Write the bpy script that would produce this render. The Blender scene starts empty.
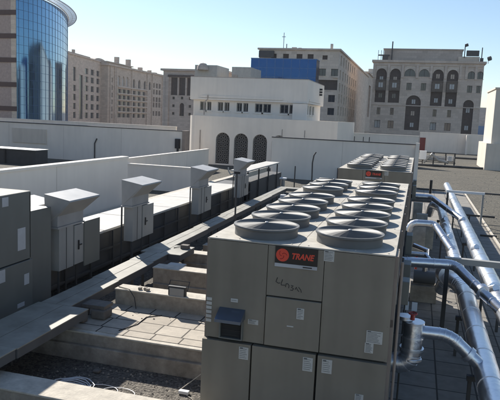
import bpy, bmesh, math, random
from mathutils import Vector, Matrix
random.seed(7)
S = bpy.context.scene
COL = S.collection

# ------------------------------------------------------------------ camera
cam_d = bpy.data.cameras.new('camera'); cam = bpy.data.objects.new('camera', cam_d); COL.objects.link(cam)
cam_d.sensor_width = 36; cam_d.lens = 43.2; cam_d.clip_start = .1; cam_d.clip_end = 6000
RX = Vector((0.96187045, 0.26988855, 0.04433284))      # camera right in world space
RD = Vector((0.07934065, -0.12021584, -0.98957224))    # camera down
RF = Vector((-0.26174471, 0.95535769, -0.1370452))     # camera forward
CAM = Vector((0, 0, 4.2))
m4 = Matrix((RX, -RD, -RF)).transposed().to_4x4(); m4.translation = CAM
cam.matrix_world = m4
S.camera = cam
def ray(px, py): return RX*(px-250) + RD*(py-200) + RF*600
def on_y(px, py, y):
    r = ray(px, py); return CAM + r*(y/r.y)
def on_wall(A, B, px, py):
    """distance along the wall A-B and height where a sight line meets it"""
    d = Vector((B[0]-A[0], B[1]-A[1])); L = d.length; d /= L; n = Vector((-d.y, d.x)); r = ray(px, py)
    t = (n.x*A[0]+n.y*A[1])/(n.x*r.x+n.y*r.y); p = CAM + r*t
    return (p.x-A[0])*d.x+(p.y-A[1])*d.y, p.z

# ------------------------------------------------------------------ world, sun, exposure
SD = Vector((-1.0, 1.05, 1.0)).normalized()             # towards the sun
elev = math.asin(SD.z); azim = math.atan2(SD.x, SD.y)
W = bpy.data.worlds.new('World'); S.world = W; W.use_nodes = True
nt = W.node_tree; bg = nt.nodes['Background']; sky = nt.nodes.new('ShaderNodeTexSky')
sky.sky_type = 'NISHITA'; sky.sun_disc = False; sky.sun_elevation = elev; sky.sun_rotation = azim
sky.air_density = 1.0; sky.dust_density = 0.2; sky.ozone_density = 2.0; sky.altitude = 100
nt.links.new(sky.outputs[0], bg.inputs[0]); bg.inputs[1].default_value = 0.088
sl = bpy.data.lights.new('sun', 'SUN'); sl.energy = 5.0; sl.angle = math.radians(.53); sl.color = (1, .95, .87)
so = bpy.data.objects.new('sun', sl); COL.objects.link(so); so.rotation_euler = SD.to_track_quat('Z', 'Y').to_euler()
so.location = (-30, 30, 60)
S.view_settings.view_transform = 'Standard'; S.view_settings.look = 'None'
S.view_settings.exposure = 0.62; S.view_settings.gamma = 1.0; S.view_settings.use_curve_mapping = False
S.render.engine = 'CYCLES'

# ------------------------------------------------------------------ materials
def mat(name, c, rough=.8, metal=0., var=.12, scale=3., bump=0., bscale=40., streak=0., spec=.5, c2=None, th=.5):
    m = bpy.data.materials.new(name); m.use_nodes = True; t = m.node_tree; N = t.nodes; L = t.links
    b = N['Principled BSDF']; b.inputs['Roughness'].default_value = rough; b.inputs['Metallic'].default_value = metal
    b.inputs['Specular IOR Level'].default_value = spec
    tc = N.new('ShaderNodeTexCoord'); nz = N.new('ShaderNodeTexNoise'); nz.inputs['Scale'].default_value = scale
    nz.inputs['Detail'].default_value = 8; nz.inputs['Roughness'].default_value = .65
    L.new(tc.outputs['Object'], nz.inputs['Vector'])
    cr = N.new('ShaderNodeValToRGB'); L.new(nz.outputs[0], cr.inputs[0])
    c2 = c2 or tuple(min(1, x*(1+var)) for x in c)
    cr.color_ramp.elements[0].color = (*[x*(1-var) for x in c], 1); cr.color_ramp.elements[0].position = th-.18
    cr.color_ramp.elements[1].color = (*c2, 1); cr.color_ramp.elements[1].position = th+.18
    out = cr.outputs[0]
    if streak:
        mp = N.new('ShaderNodeMapping'); mp.inputs['Scale'].default_value = (2.2, 2.2, .18)
        L.new(tc.outputs['Object'], mp.inputs[0]); n2 = N.new('ShaderNodeTexNoise'); n2.inputs['Scale'].default_value = 1.6
        n2.inputs['Detail'].default_value = 6; L.new(mp.outputs[0], n2.inputs['Vector'])
        r2 = N.new('ShaderNodeMapRange'); r2.inputs[1].default_value = .35; r2.inputs[2].default_value = .7
        r2.inputs[3].default_value = 1; r2.inputs[4].default_value = 1-streak; L.new(n2.outputs[0], r2.inputs[0])
        mx = N.new('ShaderNodeMix'); mx.data_type = 'RGBA'; mx.blend_type = 'MULTIPLY'; mx.inputs[0].default_value = 1
        L.new(out, mx.inputs[6]); L.new(r2.outputs[0], mx.inputs[7]); out = mx.outputs[2]
    L.new(out, b.inputs['Base Color'])
    rr = N.new('ShaderNodeMapRange'); rr.inputs[3].default_value = max(.02, rough-.08); rr.inputs[4].default_value = min(1, rough+.1)
    L.new(nz.outputs[0], rr.inputs[0]); L.new(rr.outputs[0], b.inputs['Roughness'])
    if bump:
        n3 = N.new('ShaderNodeTexNoise'); n3.inputs['Scale'].default_value = bscale; n3.inputs['Detail'].default_value = 5
        L.new(tc.outputs['Object'], n3.inputs['Vector'])
        bp = N.new('ShaderNodeBump'); bp.inputs['Strength'].default_value = bump; bp.inputs['Distance'].default_value = .02
        L.new(n3.outputs[0], bp.inputs['Height']); L.new(bp.outputs[0], b.inputs['Normal'])
    return m
def tile_mat(name, c, mortar, bw, rh, ms=.012, rough=.85, off=.5, vert=False, var=.18):
    """slabs or stone courses laid with a brick texture"""
    m = mat(name, c, rough, var=var, scale=5, bump=.25, bscale=60); t = m.node_tree; N = t.nodes; L = t.links
    b = N['Principled BSDF']; src = b.inputs['Base Color'].links[0].from_socket
    br = N.new('ShaderNodeTexBrick'); br.offset = off; br.inputs['Scale'].default_value = 1
    br.inputs['Brick Width'].default_value = bw; br.inputs['Row Height'].default_value = rh
    br.inputs['Mortar Size'].default_value = ms; br.inputs['Mortar'].default_value = (*mortar, 1)
    br.inputs['Color1'].default_value = (1, 1, 1, 1); br.inputs['Color2'].default_value = (.8, .79, .78, 1)
    tc = N.new('ShaderNodeTexCoord')
    if vert:
        sx = N.new('ShaderNodeSeparateXYZ'); L.new(tc.outputs['Object'], sx.inputs[0]); ad = N.new('ShaderNodeMath')
        L.new(sx.outputs[0], ad.inputs[0]); L.new(sx.outputs[1], ad.inputs[1]); cx = N.new('ShaderNodeCombineXYZ')
        L.new(ad.outputs[0], cx.inputs[0]); L.new(sx.outputs[2], cx.inputs[1]); L.new(cx.outputs[0], br.inputs['Vector'])
    else: L.new(tc.outputs['Object'], br.inputs['Vector'])
    mx = N.new('ShaderNodeMix'); mx.data_type = 'RGBA'; mx.blend_type = 'MULTIPLY'; mx.inputs[0].default_value = 1
    L.new(src, mx.inputs[6]); L.new(br.outputs[0], mx.inputs[7]); L.new(mx.outputs[2], b.inputs['Base Color'])
    return m
def gravel_mat(name, c, sc):
    m = mat(name, c, .95, var=.2, scale=.35); t = m.node_tree; N = t.nodes; L = t.links
    b = N['Principled BSDF']; src = b.inputs['Base Color'].links[0].from_socket
    tc = N.new('ShaderNodeTexCoord'); v = N.new('ShaderNodeTexVoronoi'); v.inputs['Scale'].default_value = sc
    L.new(tc.outputs['Object'], v.inputs['Vector'])
    sp = N.new('ShaderNodeSeparateColor'); L.new(v.outputs['Color'], sp.inputs[0])
    r = N.new('ShaderNodeMapRange'); r.inputs[3].default_value = .45; r.inputs[4].default_value = 1.5; L.new(sp.outputs[0], r.inputs[0])
    mx = N.new('ShaderNodeMix'); mx.data_type = 'RGBA'; mx.blend_type = 'MULTIPLY'; mx.inputs[0].default_value = 1
    L.new(src, mx.inputs[6]); L.new(r.outputs[0], mx.inputs[7]); L.new(mx.outputs[2], b.inputs['Base Color'])
    bp = N.new('ShaderNodeBump'); bp.inputs['Strength'].default_value = .9; bp.inputs['Distance'].default_value = .02; bp.invert = True
    L.new(v.outputs['Distance'], bp.inputs['Height']); L.new(bp.outputs[0], b.inputs['Normal'])
    return m
M = dict(
 white=mat('white_render', (.84, .765, .67), .9, var=.05, scale=.5, streak=.06, bump=.08, bscale=25),
 white2=mat('cream_render', (.68, .61, .52), .9, var=.06, scale=.6, streak=.1, bump=.08, bscale=25),
 coping=mat('dark_coping', (.09, .09, .095), .8, scale=4),
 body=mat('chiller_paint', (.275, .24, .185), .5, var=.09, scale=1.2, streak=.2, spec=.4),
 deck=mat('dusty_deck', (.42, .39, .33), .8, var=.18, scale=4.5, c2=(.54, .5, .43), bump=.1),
 shroud=mat('shroud_paint', (.14, .14, .135), .55, var=.1, scale=5),
 guard=mat('guard_wire', (.12, .116, .108), .55, var=.15, scale=8),
 blade=mat('fan_blade_paint', (.03, .03, .03), .5),
 dark=mat('dark_gap', (.02, .02, .02), .8),
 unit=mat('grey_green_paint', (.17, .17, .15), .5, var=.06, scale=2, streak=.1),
 coil=mat('coil_fins', (.06, .055, .05), .7, bump=.4, bscale=120),
 post=mat('dusty_post', (.3, .24, .2), .7, var=.15),
 galv=mat('galvanised_hood', (.37, .36, .345), .45, metal=.0, var=.08, scale=2.5, streak=.1),
 cab=mat('cabinet_paint', (.36, .35, .325), .5, var=.05, streak=.1),
 tray=mat('tray_cover', (.26, .245, .2), .6, var=.18, scale=3, c2=(.34, .32, .27)),
 trayside=mat('tray_side', (.1, .1, .1), .6),
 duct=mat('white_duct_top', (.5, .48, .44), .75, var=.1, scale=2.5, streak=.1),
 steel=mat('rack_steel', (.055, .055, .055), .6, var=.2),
 clad=mat('pipe_cladding', (.72, .73, .75), .3, metal=1., var=.1, scale=4, bump=.3, bscale=9),
 clad2=mat('pipe_band', (.75, .76, .78), .38, metal=1., var=.06),
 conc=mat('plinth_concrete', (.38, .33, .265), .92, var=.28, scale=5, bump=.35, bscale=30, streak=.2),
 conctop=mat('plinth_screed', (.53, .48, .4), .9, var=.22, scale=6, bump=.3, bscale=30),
 pave=tile_mat('concrete_pavers', (.46, .405, .33), (.12, .11, .1), .5, .45, .014, off=.1),
 pave2=tile_mat('grey_pavers', (.26, .24, .21), (.2, .19, .18), .6, .6, .014, off=0),
 gravel=gravel_mat('roof_gravel', (.09, .08, .06), 14), pebble=gravel_mat('dark_pebbles', (.13, .115, .095), 30),
 street=mat('street', (.12, .11, .1), .9, scale=.02),
 glass=mat('window_glass', (.035, .042, .05), .12, var=.3, scale=.3, spec=.6),
 curtain=mat('pale_blind', (.5, .5, .48), .7), shut=mat('brown_timber', (.075, .052, .042), .7, var=.25, scale=2),
 wood2=mat('pale_timber', (.13, .1, .075), .7, var=.25, scale=2), rust2=mat('grille_grey', (.24, .22, .2), .8), frame=mat('window_frame', (.3, .28, .26), .6), frameD=mat('dark_frame', (.06, .055, .055), .6),
 stoneA=tile_mat('grey_stone', (.68, .56, .46), (.8, .8, .8), 1.2, .6, .03, vert=True, var=.1),
 stoneB=tile_mat('tan_stone', (.6, .495, .4), (.8, .8, .8), 1.4, .7, .03, vert=True, var=.1),
 stoneC=tile_mat('cream_stone', (.7, .595, .49), (.82, .82, .82), 1.2, .6, .03, vert=True, var=.08),
 stoneD=tile_mat('dull_stone', (.52, .445, .385), (.8, .8, .8), 1.2, .6, .03, vert=True, var=.08),
 band=mat('brown_band', (.11, .07, .06), .7), pink=mat('pink_stone', (.42, .33, .29), .8),
 bglass=mat('blue_mirror_glass', (.15, .29, .46), .06, metal=1., var=.08, scale=.12), 
 bluep=mat('deep_blue_glass', (.015, .065, .2), .1, metal=.8, var=.1, scale=.3),
 mull=mat('mullion', (.12, .2, .34), .5), red=mat('badge_red', (.8, .085, .045), .45, var=.03),
 redD=mat('badge_red_dark', (.4, .03, .02), .45), badge=mat('badge_black', (.025, .022, .02), .4),
 strip=mat('badge_strip', (.5, .5, .5), .35), sticker=mat('sticker_paper', (.55, .53, .48), .6, var=.06, scale=30),
 ink=mat('ink', (.05, .045, .04), .7), wht=mat('white_plastic', (.8, .8, .8), .5, var=.03),
 bluecov=mat('rain_hood_sheet', (.16, .2, .27), .22, metal=.8, var=.1, scale=12), rust=mat('red_oxide', (.2, .035, .025), .7),
 wood=mat('weathered_wood', (.16, .14, .12), .85, var=.25, scale=6), rub=mat('black_plastic', (.02, .02, .022), .5),
 valve=mat('valve_red', (.35, .05, .04), .5), brass=mat('yellow_tag', (.5, .4, .1), .6),
)
# ------------------------------------------------------------------ mesh helpers
ROOT = {}
class MB:
    def __init__(s): s.v = []; s.f = []
    def add(s, vs, fs):
        o = len(s.v); s.v += [tuple(v) for v in vs]; s.f += [[i+o for i in f] for f in fs]; return s
    def box(s, x0, x1, y0, y1, z0, z1):
        return s.add([(x0,y0,z0),(x1,y0,z0),(x1,y1,z0),(x0,y1,z0),(x0,y0,z1),(x1,y0,z1),(x1,y1,z1),(x0,y1,z1)],
            [(3,2,1,0),(4,5,6,7),(0,1,5,4),(1,2,6,5),(2,3,7,6),(3,0,4,7)])
    def prism(s, poly, z0, z1):
        n = len(poly); return s.add([(x,y,z0) for x,y in poly]+[(x,y,z1) for x,y in poly],
            [list(range(n))[::-1], list(range(n,2*n))]+[(i,(i+1)%n,n+(i+1)%n,n+i) for i in range(n)])
    def prof(s, poly, y0, y1):           # profile in x-z swept along y
        n = len(poly); return s.add([(x,y0,z) for x,z in poly]+[(x,y1,z) for x,z in poly],
            [list(range(n)), list(range(n,2*n))[::-1]]+[(i,n+i,n+(i+1)%n,(i+1)%n) for i in range(n)])
    def tube(s, pts, r, n=10, cap=True):
        pts = [Vector(p) for p in pts]; k = len(pts); rs = r if isinstance(r, (list, tuple)) else [r]*k; vs = []
        up = None
        for i, p in enumerate(pts):
            a = (pts[i]-pts[i-1]).normalized() if i else None; b = (pts[i+1]-pts[i]).normalized() if i < k-1 else None
            t = (a+b).normalized() if a and b and (a+b).length > 1e-4 else (b or a)
            if up is None: up = Vector((0,0,1)) if abs(t.z) < .9 else Vector((1,0,0))
            u = t.cross(up).normalized(); w = u.cross(t).normalized(); up = w
            sc = 1/max(.5, math.cos(a.angle(b)/2)) if a and b else 1
            for j in range(n):
                q = 2*math.pi*j/n; vs.append(p+(u*math.cos(q)+w*math.sin(q))*rs[i]*(1+(sc-1)*.5))
        fs = [(i*n+j, i*n+(j+1)%n, (i+1)*n+(j+1)%n, (i+1)*n+j) for i in range(k-1) for j in range(n)]
        if cap: fs += [list(range(n))[::-1], [(k-1)*n+j for j in range(n)]]
        return s.add(vs, fs)
    def lathe(s, cx, cy, prof, n=32):    # prof: (r,z) list
        k = len(prof); vs = [(cx+r*math.cos(2*math.pi*j/n), cy+r*math.sin(2*math.pi*j/n), z) for r,z in prof for j in range(n)]
        return s.add(vs, [(i*n+j, i*n+(j+1)%n, (i+1)*n+(j+1)%n, (i+1)*n+j) for i in range(k-1) for j in range(n)])
    def ring(s, cx, cy, z, R, r, n=32):
        vs = []; 
        for j in range(n):
            a = 2*math.pi*j/n
            for q in range(4):
                b = math.pi/2*q; vs.append((cx+(R+r*math.cos(b))*math.cos(a), cy+(R+r*math.cos(b))*math.sin(a), z+r*math.sin(b)))
        return s.add(vs, [(j*4+q, j*4+(q+1)%4, ((j+1)%n)*4+(q+1)%4, ((j+1)%n)*4+q) for j in range(n) for q in range(4)])
    def build(s, name, m, parent=None, smooth=False, bevel=0., label=None):
        me = bpy.data.meshes.new(name); base = ROOT.get(parent.name, Vector()) if parent else Vector()
        me.from_pydata([(x-base.x, y-base.y, z-base.z) for x,y,z in s.v], [], s.f)
        bm = bmesh.new(); bm.from_mesh(me); bmesh.ops.recalc_face_normals(bm, faces=bm.faces); bm.to_mesh(me); bm.free()
        me.materials.append(M[m] if isinstance(m, str) else m)
        o = bpy.data.objects.new(name, me); COL.objects.link(o)
        if parent: o.parent = parent; ROOT[o.name] = base
        if smooth:
            for p in me.polygons: p.use_smooth = True
            me.set_sharp_from_angle(angle=math.radians(35))
        if bevel:
            b = o.modifiers.new('bevel', 'BEVEL'); b.width = bevel; b.segments = 2; b.limit_method = 'ANGLE'
        if label: o['label'] = label
        return o
def box(*a): return MB().box(*a)
def tag(o, label, cat, group=None, kind=None):
    if label: o['label'] = label
    if cat: o['category'] = cat
    if group: o['group'] = group
    if kind: o['kind'] = kind
    return o
def thing(name, label, cat, loc, group=None):
    o = bpy.data.objects.new(name, None); COL.objects.link(o); o.location = loc; o.empty_display_size = .3
    ROOT[o.name] = Vector(loc); return tag(o, label, cat, group)
def copy_tree(o, parent=None):
    c = o.copy(); COL.objects.link(c); c.parent = parent
    ROOT[c.name] = ROOT.get(o.name, Vector())
    for ch in list(o.children): copy_tree(ch, c)
    return c
def struct(name, mb, m):
    o = mb.build(name, m); o['kind'] = 'structure'; return o
def single(name, mb, m, label, cat, group=None, **k):
    return tag(mb.build(name, m, **k), label, cat, group)
def plane(x0, x1, y0, y1, z): return MB().add([(x0,y0,z),(x1,y0,z),(x1,y1,z),(x0,y1,z)], [(0,1,2,3)])
def text_mesh(txt, size, shear=0., off=0.):
    c = bpy.data.curves.new('lettering', 'FONT'); c.body = txt; c.size = size; c.shear = shear; c.offset = off; c.extrude = .0015
    o = bpy.data.objects.new('lettering', c); COL.objects.link(o); bpy.context.view_layer.update()
    me = bpy.data.meshes.new_from_object(o.evaluated_get(bpy.context.evaluated_depsgraph_get()))
    bpy.data.objects.remove(o); return me

# ------------------------------------------------------------------ setting
struct('city_ground', plane(-2500, 2500, -1500, 3500, -18), 'street')
struct('roof_slab', box(-70, 60, -12, 118, -1.2, 0), 'gravel')
struct('pebble_bed', box(-8.8, -.5, 1.5, 17, 0.0, .012), 'pebble')
struct('paved_strip', box(-.4, 3.05, -2, 40, 0, .03), 'pave2')
struct('raised_paving', box(-6.6, -1.9, 8.75, 10.199, .0, .49), 'pave')

# ------------------------------------------------------------------ walls on the roof
def wall(label, x0, x1, y0, y1, z1, m='white', cop='coping', ct=.07, over=.03, cat='wall'):
    t = thing('parapet_wall', label, cat, ((x0+x1)/2, (y0+y1)/2, 0))
    box(x0, x1, y0, y1, 0, z1).build('wall_panel', m, t)
    n_ = int(max(x1-x0, y1-y0)/6)
    for i in range(1, n_+1):
        if x1-x0 > y1-y0: q = x0+(x1-x0)*i/(n_+1); box(q-.008, q+.008, y0-.003, y0-.001, .02, z1-.01).build('movement_joint', 'stoneD', t)
        else: q = y0+(y1-y0)*i/(n_+1); box(x1+.001, x1+.003, q-.006, q+.006, .02, z1-.01).build('movement_joint', 'stoneD', t)
    if cop: box(x0-over, x1+over, y0-over, y1+over, z1, z1+ct).build('coping', cop, t)
    return t
wall('long plain low white parapet directly behind the white-topped duct, highest at left', -10.75, -10.5, 2, 20.6, 2.45, cop='white')
wall('short low white wall behind the duct, between the long parapet and the arched building', -15.5, -10.6, 30, 30.25, 1.3, cop='white')
wall('low white side wall running back from the short wall behind the duct', -15.7, -15.5, 30.3, 43.9, 1.55, cop='white')
w4 = wall('large white screen wall with dark coping and a brown end, left of the arched building', -60, -17.75, 44, 44.3, 2.83)
box(-17.74, -17.5, 43.9, 44.9, 0, 2.9).build('end_pier', 'post', w4)
bx = MB().box(-18.3, -17.9, 43.8, 43.96, 1.5, 2.25).box(-18.1, -17.95, 43.7, 43.8, 1.1, 2.1); bx.build('meter_box', 'rub', w4)
MB().tube([(-25.4,43.95,.3),(-25.4,43.95,1.5),(-25.2,43.95,1.9)], .05, 6).build('conduit', 'steel', w4)
box(-33.2, -29.9, 43.9, 44, 1.2, 2.4).build('cover_sheet', 'white2', w4)
wall('farthest white parapet below the grey and beige apartment blocks at left', -95, -25, 60, 60.3, 2.75, cop='white')
w5 = wall('white wall with dark coping between the arched building and the far cooling unit', -9.95, .05, 41.5, 41.75, 2.83)
box(-.12, .12, 41.2, 41.49, 0, 2.98).build('end_pier', 'white', w5)
for x in (-4.2, -3.6, -3.2): MB().tube([(x, 41.6, 2.9), (x, 41.6, 3.2)], .03, 6).build('rebar_stub', 'steel', w5)
w8 = wall('second white wall seen just over the dark coping, in front of the tall brown stone hotel', -9.5, .05, 62, 62.3, 3.0, cop='white')
w9 = wall('far white parapet at the end of the gravel roof with a bright projecting pier', .2, 11.5, 98, 98.4, 2.95, cop='white', ct=.1)
box(7.0, 7.25, 96.8, 98, 0, 2.9).build('pier', 'white', w9)
box(.25, 1.1, 97.9, 98, .2, 2.2).build('door', 'rust', w9, label='dark red door at the left end of the wall')
bl = thing('stair_building', 'tall plain cream block at the right edge with a brightly lit left side', 'building', (9, 66, 0))
box(6.55, 16, 63.9, 72, 0, 2.65).build('lower_wall', 'white2', bl)
box(7.0, 16, 64.3, 72, 2.65, 8.0).build('upper_wall', 'white2', bl)
box(6.9, 16.1, 64.2, 72.1, 8.0, 8.15).build('coping', 'white2', bl)
single('gutter_curb', box(-10.45, -10.1, 4, 41, 0, .74), 'conctop', 'long beige kerb at the foot of the white parapet behind the duct', 'kerb', bevel=.02)

# ------------------------------------------------------------------ generic masonry building with real openings
def edge_mesh(mb, A, B, z0, z1, holes, depth=.35):
    d = Vector((B[0]-A[0], B[1]-A[1])); L = d.length; d /= L; n = Vector((d.y, -d.x))     # n: outward, polygon counter-clockwise
    P = lambda u, z, k=0: (A[0]+d.x*u-n.x*k, A[1]+d.y*u-n.y*k, z)
    us = sorted({0, L, *[h[0] for h in holes], *[h[1] for h in holes]}); zs = sorted({z0, z1, *[h[2] for h in holes], *[h[3] for h in holes]})
    us = [u for u in us if 0 <= u <= L]; zs = [z for z in zs if z0 <= z <= z1]
    for a, b in zip(us, us[1:]):
        if b-a < 1e-5: continue
        for c, e in zip(zs, zs[1:]):
            if e-c < 1e-5: continue
            um, zm = (a+b)/2, (c+e)/2
            if any(h[0] < um < h[1] and h[2] < zm < h[3] for h in holes): continue
            mb.add([P(a,c),P(b,c),P(b,e),P(a,e)], [(0,1,2,3)])
    for h in holes:
        u0, u1, c, e = h[:4]; arch = len(h) > 4 and h[4]
        r = (u1-u0)/2; um = (u0+u1)/2
        if not arch:
            out = [(u0,c),(u1,c),(u1,e),(u0,e)]
        else:
            zc = e-r; arc = [(um+r*math.cos(math.pi*i/12), zc+r*math.sin(math.pi*i/12)) for i in range(13)]
            out = [(u0,c),(u1,c)]+arc
            for i in range(12):
                p, q = arc[i], arc[i+1]; cu = u1 if i < 6 else u0
                mb.add([P(*p),P(*q),P(cu,e)], [(0,1,2)])
        k = len(out)
        mb.add([P(u,z) for u,z in out]+[P(u,z,depth) for u,z in out], [(i,(i+1)%k,k+(i+1)%k,k+i) for i in range(k)])
    return P, L
def building(root, poly, z0, z1, holes, wallm, pane='glass', frame='frame', depth=.35, mull=1, sill=True, cornice=None, wname='wall', roofm='conc'):
    """poly counter-clockwise seen from above; holes: {edge: [(u0,u1,z0,z1,arch,kind)]}"""
    mb = MB(); n = len(poly)
    for i in range(n):
        A, B = poly[i], poly[(i+1)%n]; hs = holes.get(i, [])
        P, L = edge_mesh(mb, A, B, z0, z1, hs, depth)
        for h in hs:
            u0, u1, c, e = h[:4]; kind = h[5] if len(h) > 5 else 'win'
            g = depth-.02; um = (u0+u1)/2
            def slab(a, b, cc, ee, k0, k1, m_=None):
                m_ = m_ or MB(); return m_.add([P(a,cc,k0),P(b,cc,k0),P(b,ee,k0),P(a,ee,k0),P(a,cc,k1),P(b,cc,k1),P(b,ee,k1),P(a,ee,k1)],
                    [(0,1,2,3),(7,6,5,4),(0,4,5,1),(1,5,6,2),(2,6,7,3),(3,7,4,0)])
            if kind == 'wood':                       # timber bay with small lights
                w = slab(u0, u1, c, e, g, g+.06).build('timber_bay', 'shut', root)
                f = MB(); k = max(1, round((e-c)/3.3)); hh = (e-c)/k
                for j in range(k):
                    zz = c+hh*j; slab(u0, u1, zz+hh*.9, zz+hh*1., g-.12, g, f)
                    for q in range(1, 6): slab(u0+(u1-u0)*q/6-.03, u0+(u1-u0)*q/6+.03, zz, zz+hh*.9, g-.05, g, f)
                f.build('lattice', 'shut', w)
                for j in range(k):
                    zz = c+hh*(j+.28); pm = random.choice(['curtain', 'glass', 'stoneB'])
                    p_ = slab(um-.4, um-.05, zz, zz+1.0, g-.08, g-.055); slab(um+.05, um+.4, zz, zz+1.0, g-.08, g-.055, p_); p_.build('pane', pm, w)
            else:
                pm = kind if kind in M else pane
                w = slab(u0, u1, c, e, g, g+.04).build('window', pm, root)
                if frame:
                    f = MB(); t = .07
                    slab(u0, u0+t, c, e, g-.06, g, f); slab(u1-t, u1, c, e, g-.06, g, f); slab(u0+t, u1-t, c, c+t, g-.06, g, f); slab(u0+t, u1-t, e-t, e, g-.06, g, f)
                    for q in range(1, mull+1): x = u0+(u1-u0)*q/(mull+1); slab(x-.04, x+.04, c+t, e-t, g-.06, g, f)
                    f.build('frame', frame, w)
                if sill: slab(u0-.1, u1+.1, c-.12, c-.003, -.08, .1).build('sill', wallm, w)
    mb.add([(x,y,z1-.5) for x,y in poly], [list(range(n))]); mb.add([(x,y,z0) for x,y in poly], [list(range(n))])
    w = mb.build(wname, wallm, root)
    # parapet inner ring + cornice
    cx = sum(p[0] for p in poly)/n; cy = sum(p[1] for p in poly)/n
    if cornice:
        o_, h_ = cornice
        f = MB(); out = []
        for i in range(n):
            A = Vector(poly[i-1]); B = Vector(poly[i]); C = Vector(poly[(i+1)%n])
            d1 = (B-A).normalized(); d2 = (C-B).normalized(); n1 = Vector((d1.y,-d1.x)); n2 = Vector((d2.y,-d2.x))
            bis = (n1+n2); bis = bis/max(.3, bis.length_squared/2) if bis.length > .1 else n1
            out.append((B+bis*o_, B-bis*.4))
        for i in range(n):
            a, b = out[i], out[(i+1)%n]
            q = [a[0], b[0], b[1], a[1]]
            f.add([(p.x,p.y,z1) for p in q]+[(p.x,p.y,z1+h_) for p in q], [(0,1,2,3),(7,6,5,4),(0,4,5,1),(2,6,7,3)])
        f.build('cornice', wallm, root)
    return w
def win(A, B, cols, rows, w, h, arch=False, kind='win', ref=None):
    """cols: photo x read on one row; rows: photo y read on one column; w,h in metres"""
    rx, ry = ref; us = [on_wall(A, B, x, ry)[0] for x in cols]; zs = [on_wall(A, B, rx, y)[1] for y in rows]
    return [(u-w/2, u+w/2, z-h/2, z+h/2, arch, kind) for u in us for z in zs]

# --- brown stone hotel (right)
A, B = (-11.7, 150.), (13.25, 150.)
t = thing('hotel_building', 'brown stone hotel with arched timber bays and flat penthouse at right', 'building', (.8, 150, -18))
def cx4(x): return 360+x/3.571
def cy4(y): return 30+y/3.571
U = lambda x, y=75: on_wall(A, B, cx4(x), y)[0]
Zr = lambda y: on_wall(A, B, 412, cy4(y))[1]
H = []
for x0, x1, yb in ((58,96,262),(106,146,262),(258,300,268),(311,352,270)):
    H.append((U(x0), U(x1), Zr(yb), Zr(139), True, 'wood'))
for x0, x1 in ((158,198),(210,250)):
    H.append((U(x0), U(x1), Zr(166), Zr(139), True, 'win'))
    H.append((U((x0+x1)/2-9), U((x0+x1)/2+9), Zr(215), Zr(189), False, 'win'))
H.append((U(165,100), U(218,100), Zr(358), Zr(233), True, 'wood'))
H.append((U(370,100), U(408,100), Zr(366), Zr(243), True, 'wood'))
for x0, x1 in ((385,411),(418,441)):
    H.append((U(x0), U(x1), Zr(170), Zr(143), True, 'win'))
    H.append((U(x0+2), U(x1-6), Zr(218), Zr(193), False, 'win'))
for x in (66,114,267,319): H.append((U(x,110)-.42, U(x,110)+.42, Zr(306), Zr(281), False, 'win'))
for i, x in enumerate((62,110,262,314)): H.append((U(x,120)-.7, U(x,120)+.7, Zr(354), Zr(327), False, ('curtain','win','curtain','win')[i]))
poly = [A, B, (13.25, 172), (-11.7, 172)]
Hs = [(2+3.4*i, 3.3+3.4*i, z, z+1.9, False, 'win') for i in range(6) for z in (4.5, 8, 12)]
Hs = [(u+.0, v, z, w_, a, k) for u, v, z, w_, a, k in Hs]
building(t, poly, -18, 18.6, {0: H, 1: Hs}, 'stoneA', frame='frameD', cornice=(.45, .5), depth=.6)
pm_ = MB()
for x0, x1, cx0, cx1 in ((52.5,99.5,58,96),(103.5,150,106,146),(154,202,158,198),(206,252,210,250),(256,303.5,258,300),(307.5,357,311,352)):
    a0 = U(x0)+.28; a1 = U(x1)-.28; pp_ = (A[0]+a0, A[1]-.05); qq_ = (A[0]+a1, A[1]-.05)
    edge_mesh(pm_, pp_, qq_, Zr(163), Zr(129), [(max(.02,U(cx0)-a0), min(a1-a0-.02, U(cx1)-a0), Zr(163)-.01, Zr(139), True)], .05)
pm_.build('arch_surround', 'stoneC', t)
# pilasters
for x in (50, 101.5, 152, 204, 254, 305.5, 359, 380, 414.5):
    u = U(x); box(A[0]+u-.28, A[0]+u+.28, 149.75, 149.998, Zr(172), 18.3).build('pilaster', 'stoneA', t)
box(A[0]+.3, B[0]-.3, 149.8, 149.998, Zr(128), Zr(124)).build('string_course', 'stoneA', t)
box(A[0]+.3, B[0]-.3, 149.85, 149.998, Zr(272), Zr(269)).build('string_course', 'stoneA', t)
for x0, x1, yb in ((58,96,262),(106,146,262),(258,300,268),(311,352,270)):
    u0, u1 = U(x0), U(x1)
    bb = box(A[0]+u0+.1, A[0]+u1-.1, 149.4, 150.5, Zr(216), Zr(184)).box(A[0]+u0, A[0]+u1, 149.3, 150.5, Zr(183.5), Zr(180)).box(A[0]+u0, A[0]+u1, 149.3, 150.5, Zr(219), Zr(216.5))
    w = bb.build('oriel', 'wood2', t); um = A[0]+(u0+u1)/2
    MB().box(um-.5, um-.05, 149.36, 149.397, Zr(208), Zr(191)).box(um+.05, um+.5, 149.36, 149.397, Zr(208), Zr(191)).build('pane', 'curtain', w)
ph = MB().box(-9.6, 8.4, 151.5, 165, 18.1, 21.75).build('penthouse', 'stoneD', t)
box(-9.8, 8.6, 151.3, 165.2, 21.75, 22.0).build('roof_edge', 'stoneD', t)
box(7.5, 12.2, 151, 163, 18.1, 20.3).build('plant_room', 'stoneC', t)
f = MB()
for x in (-10.9, -10.2, -9.7): f.tube([(x,151,18.6),(x,151,21.5)], .06, 5)
f.tube([(-7.7,151.2,18.6),(-7.7,151.2,23.6)], .16, 6); f.box(-10.9, -8.2, 151, 151.3, 20.2, 20.5).box(-9.9,-8.6,150.9,151.4,18.7,20.2)
f.build('antenna_mast', 'steel', t)
f = MB()
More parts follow.
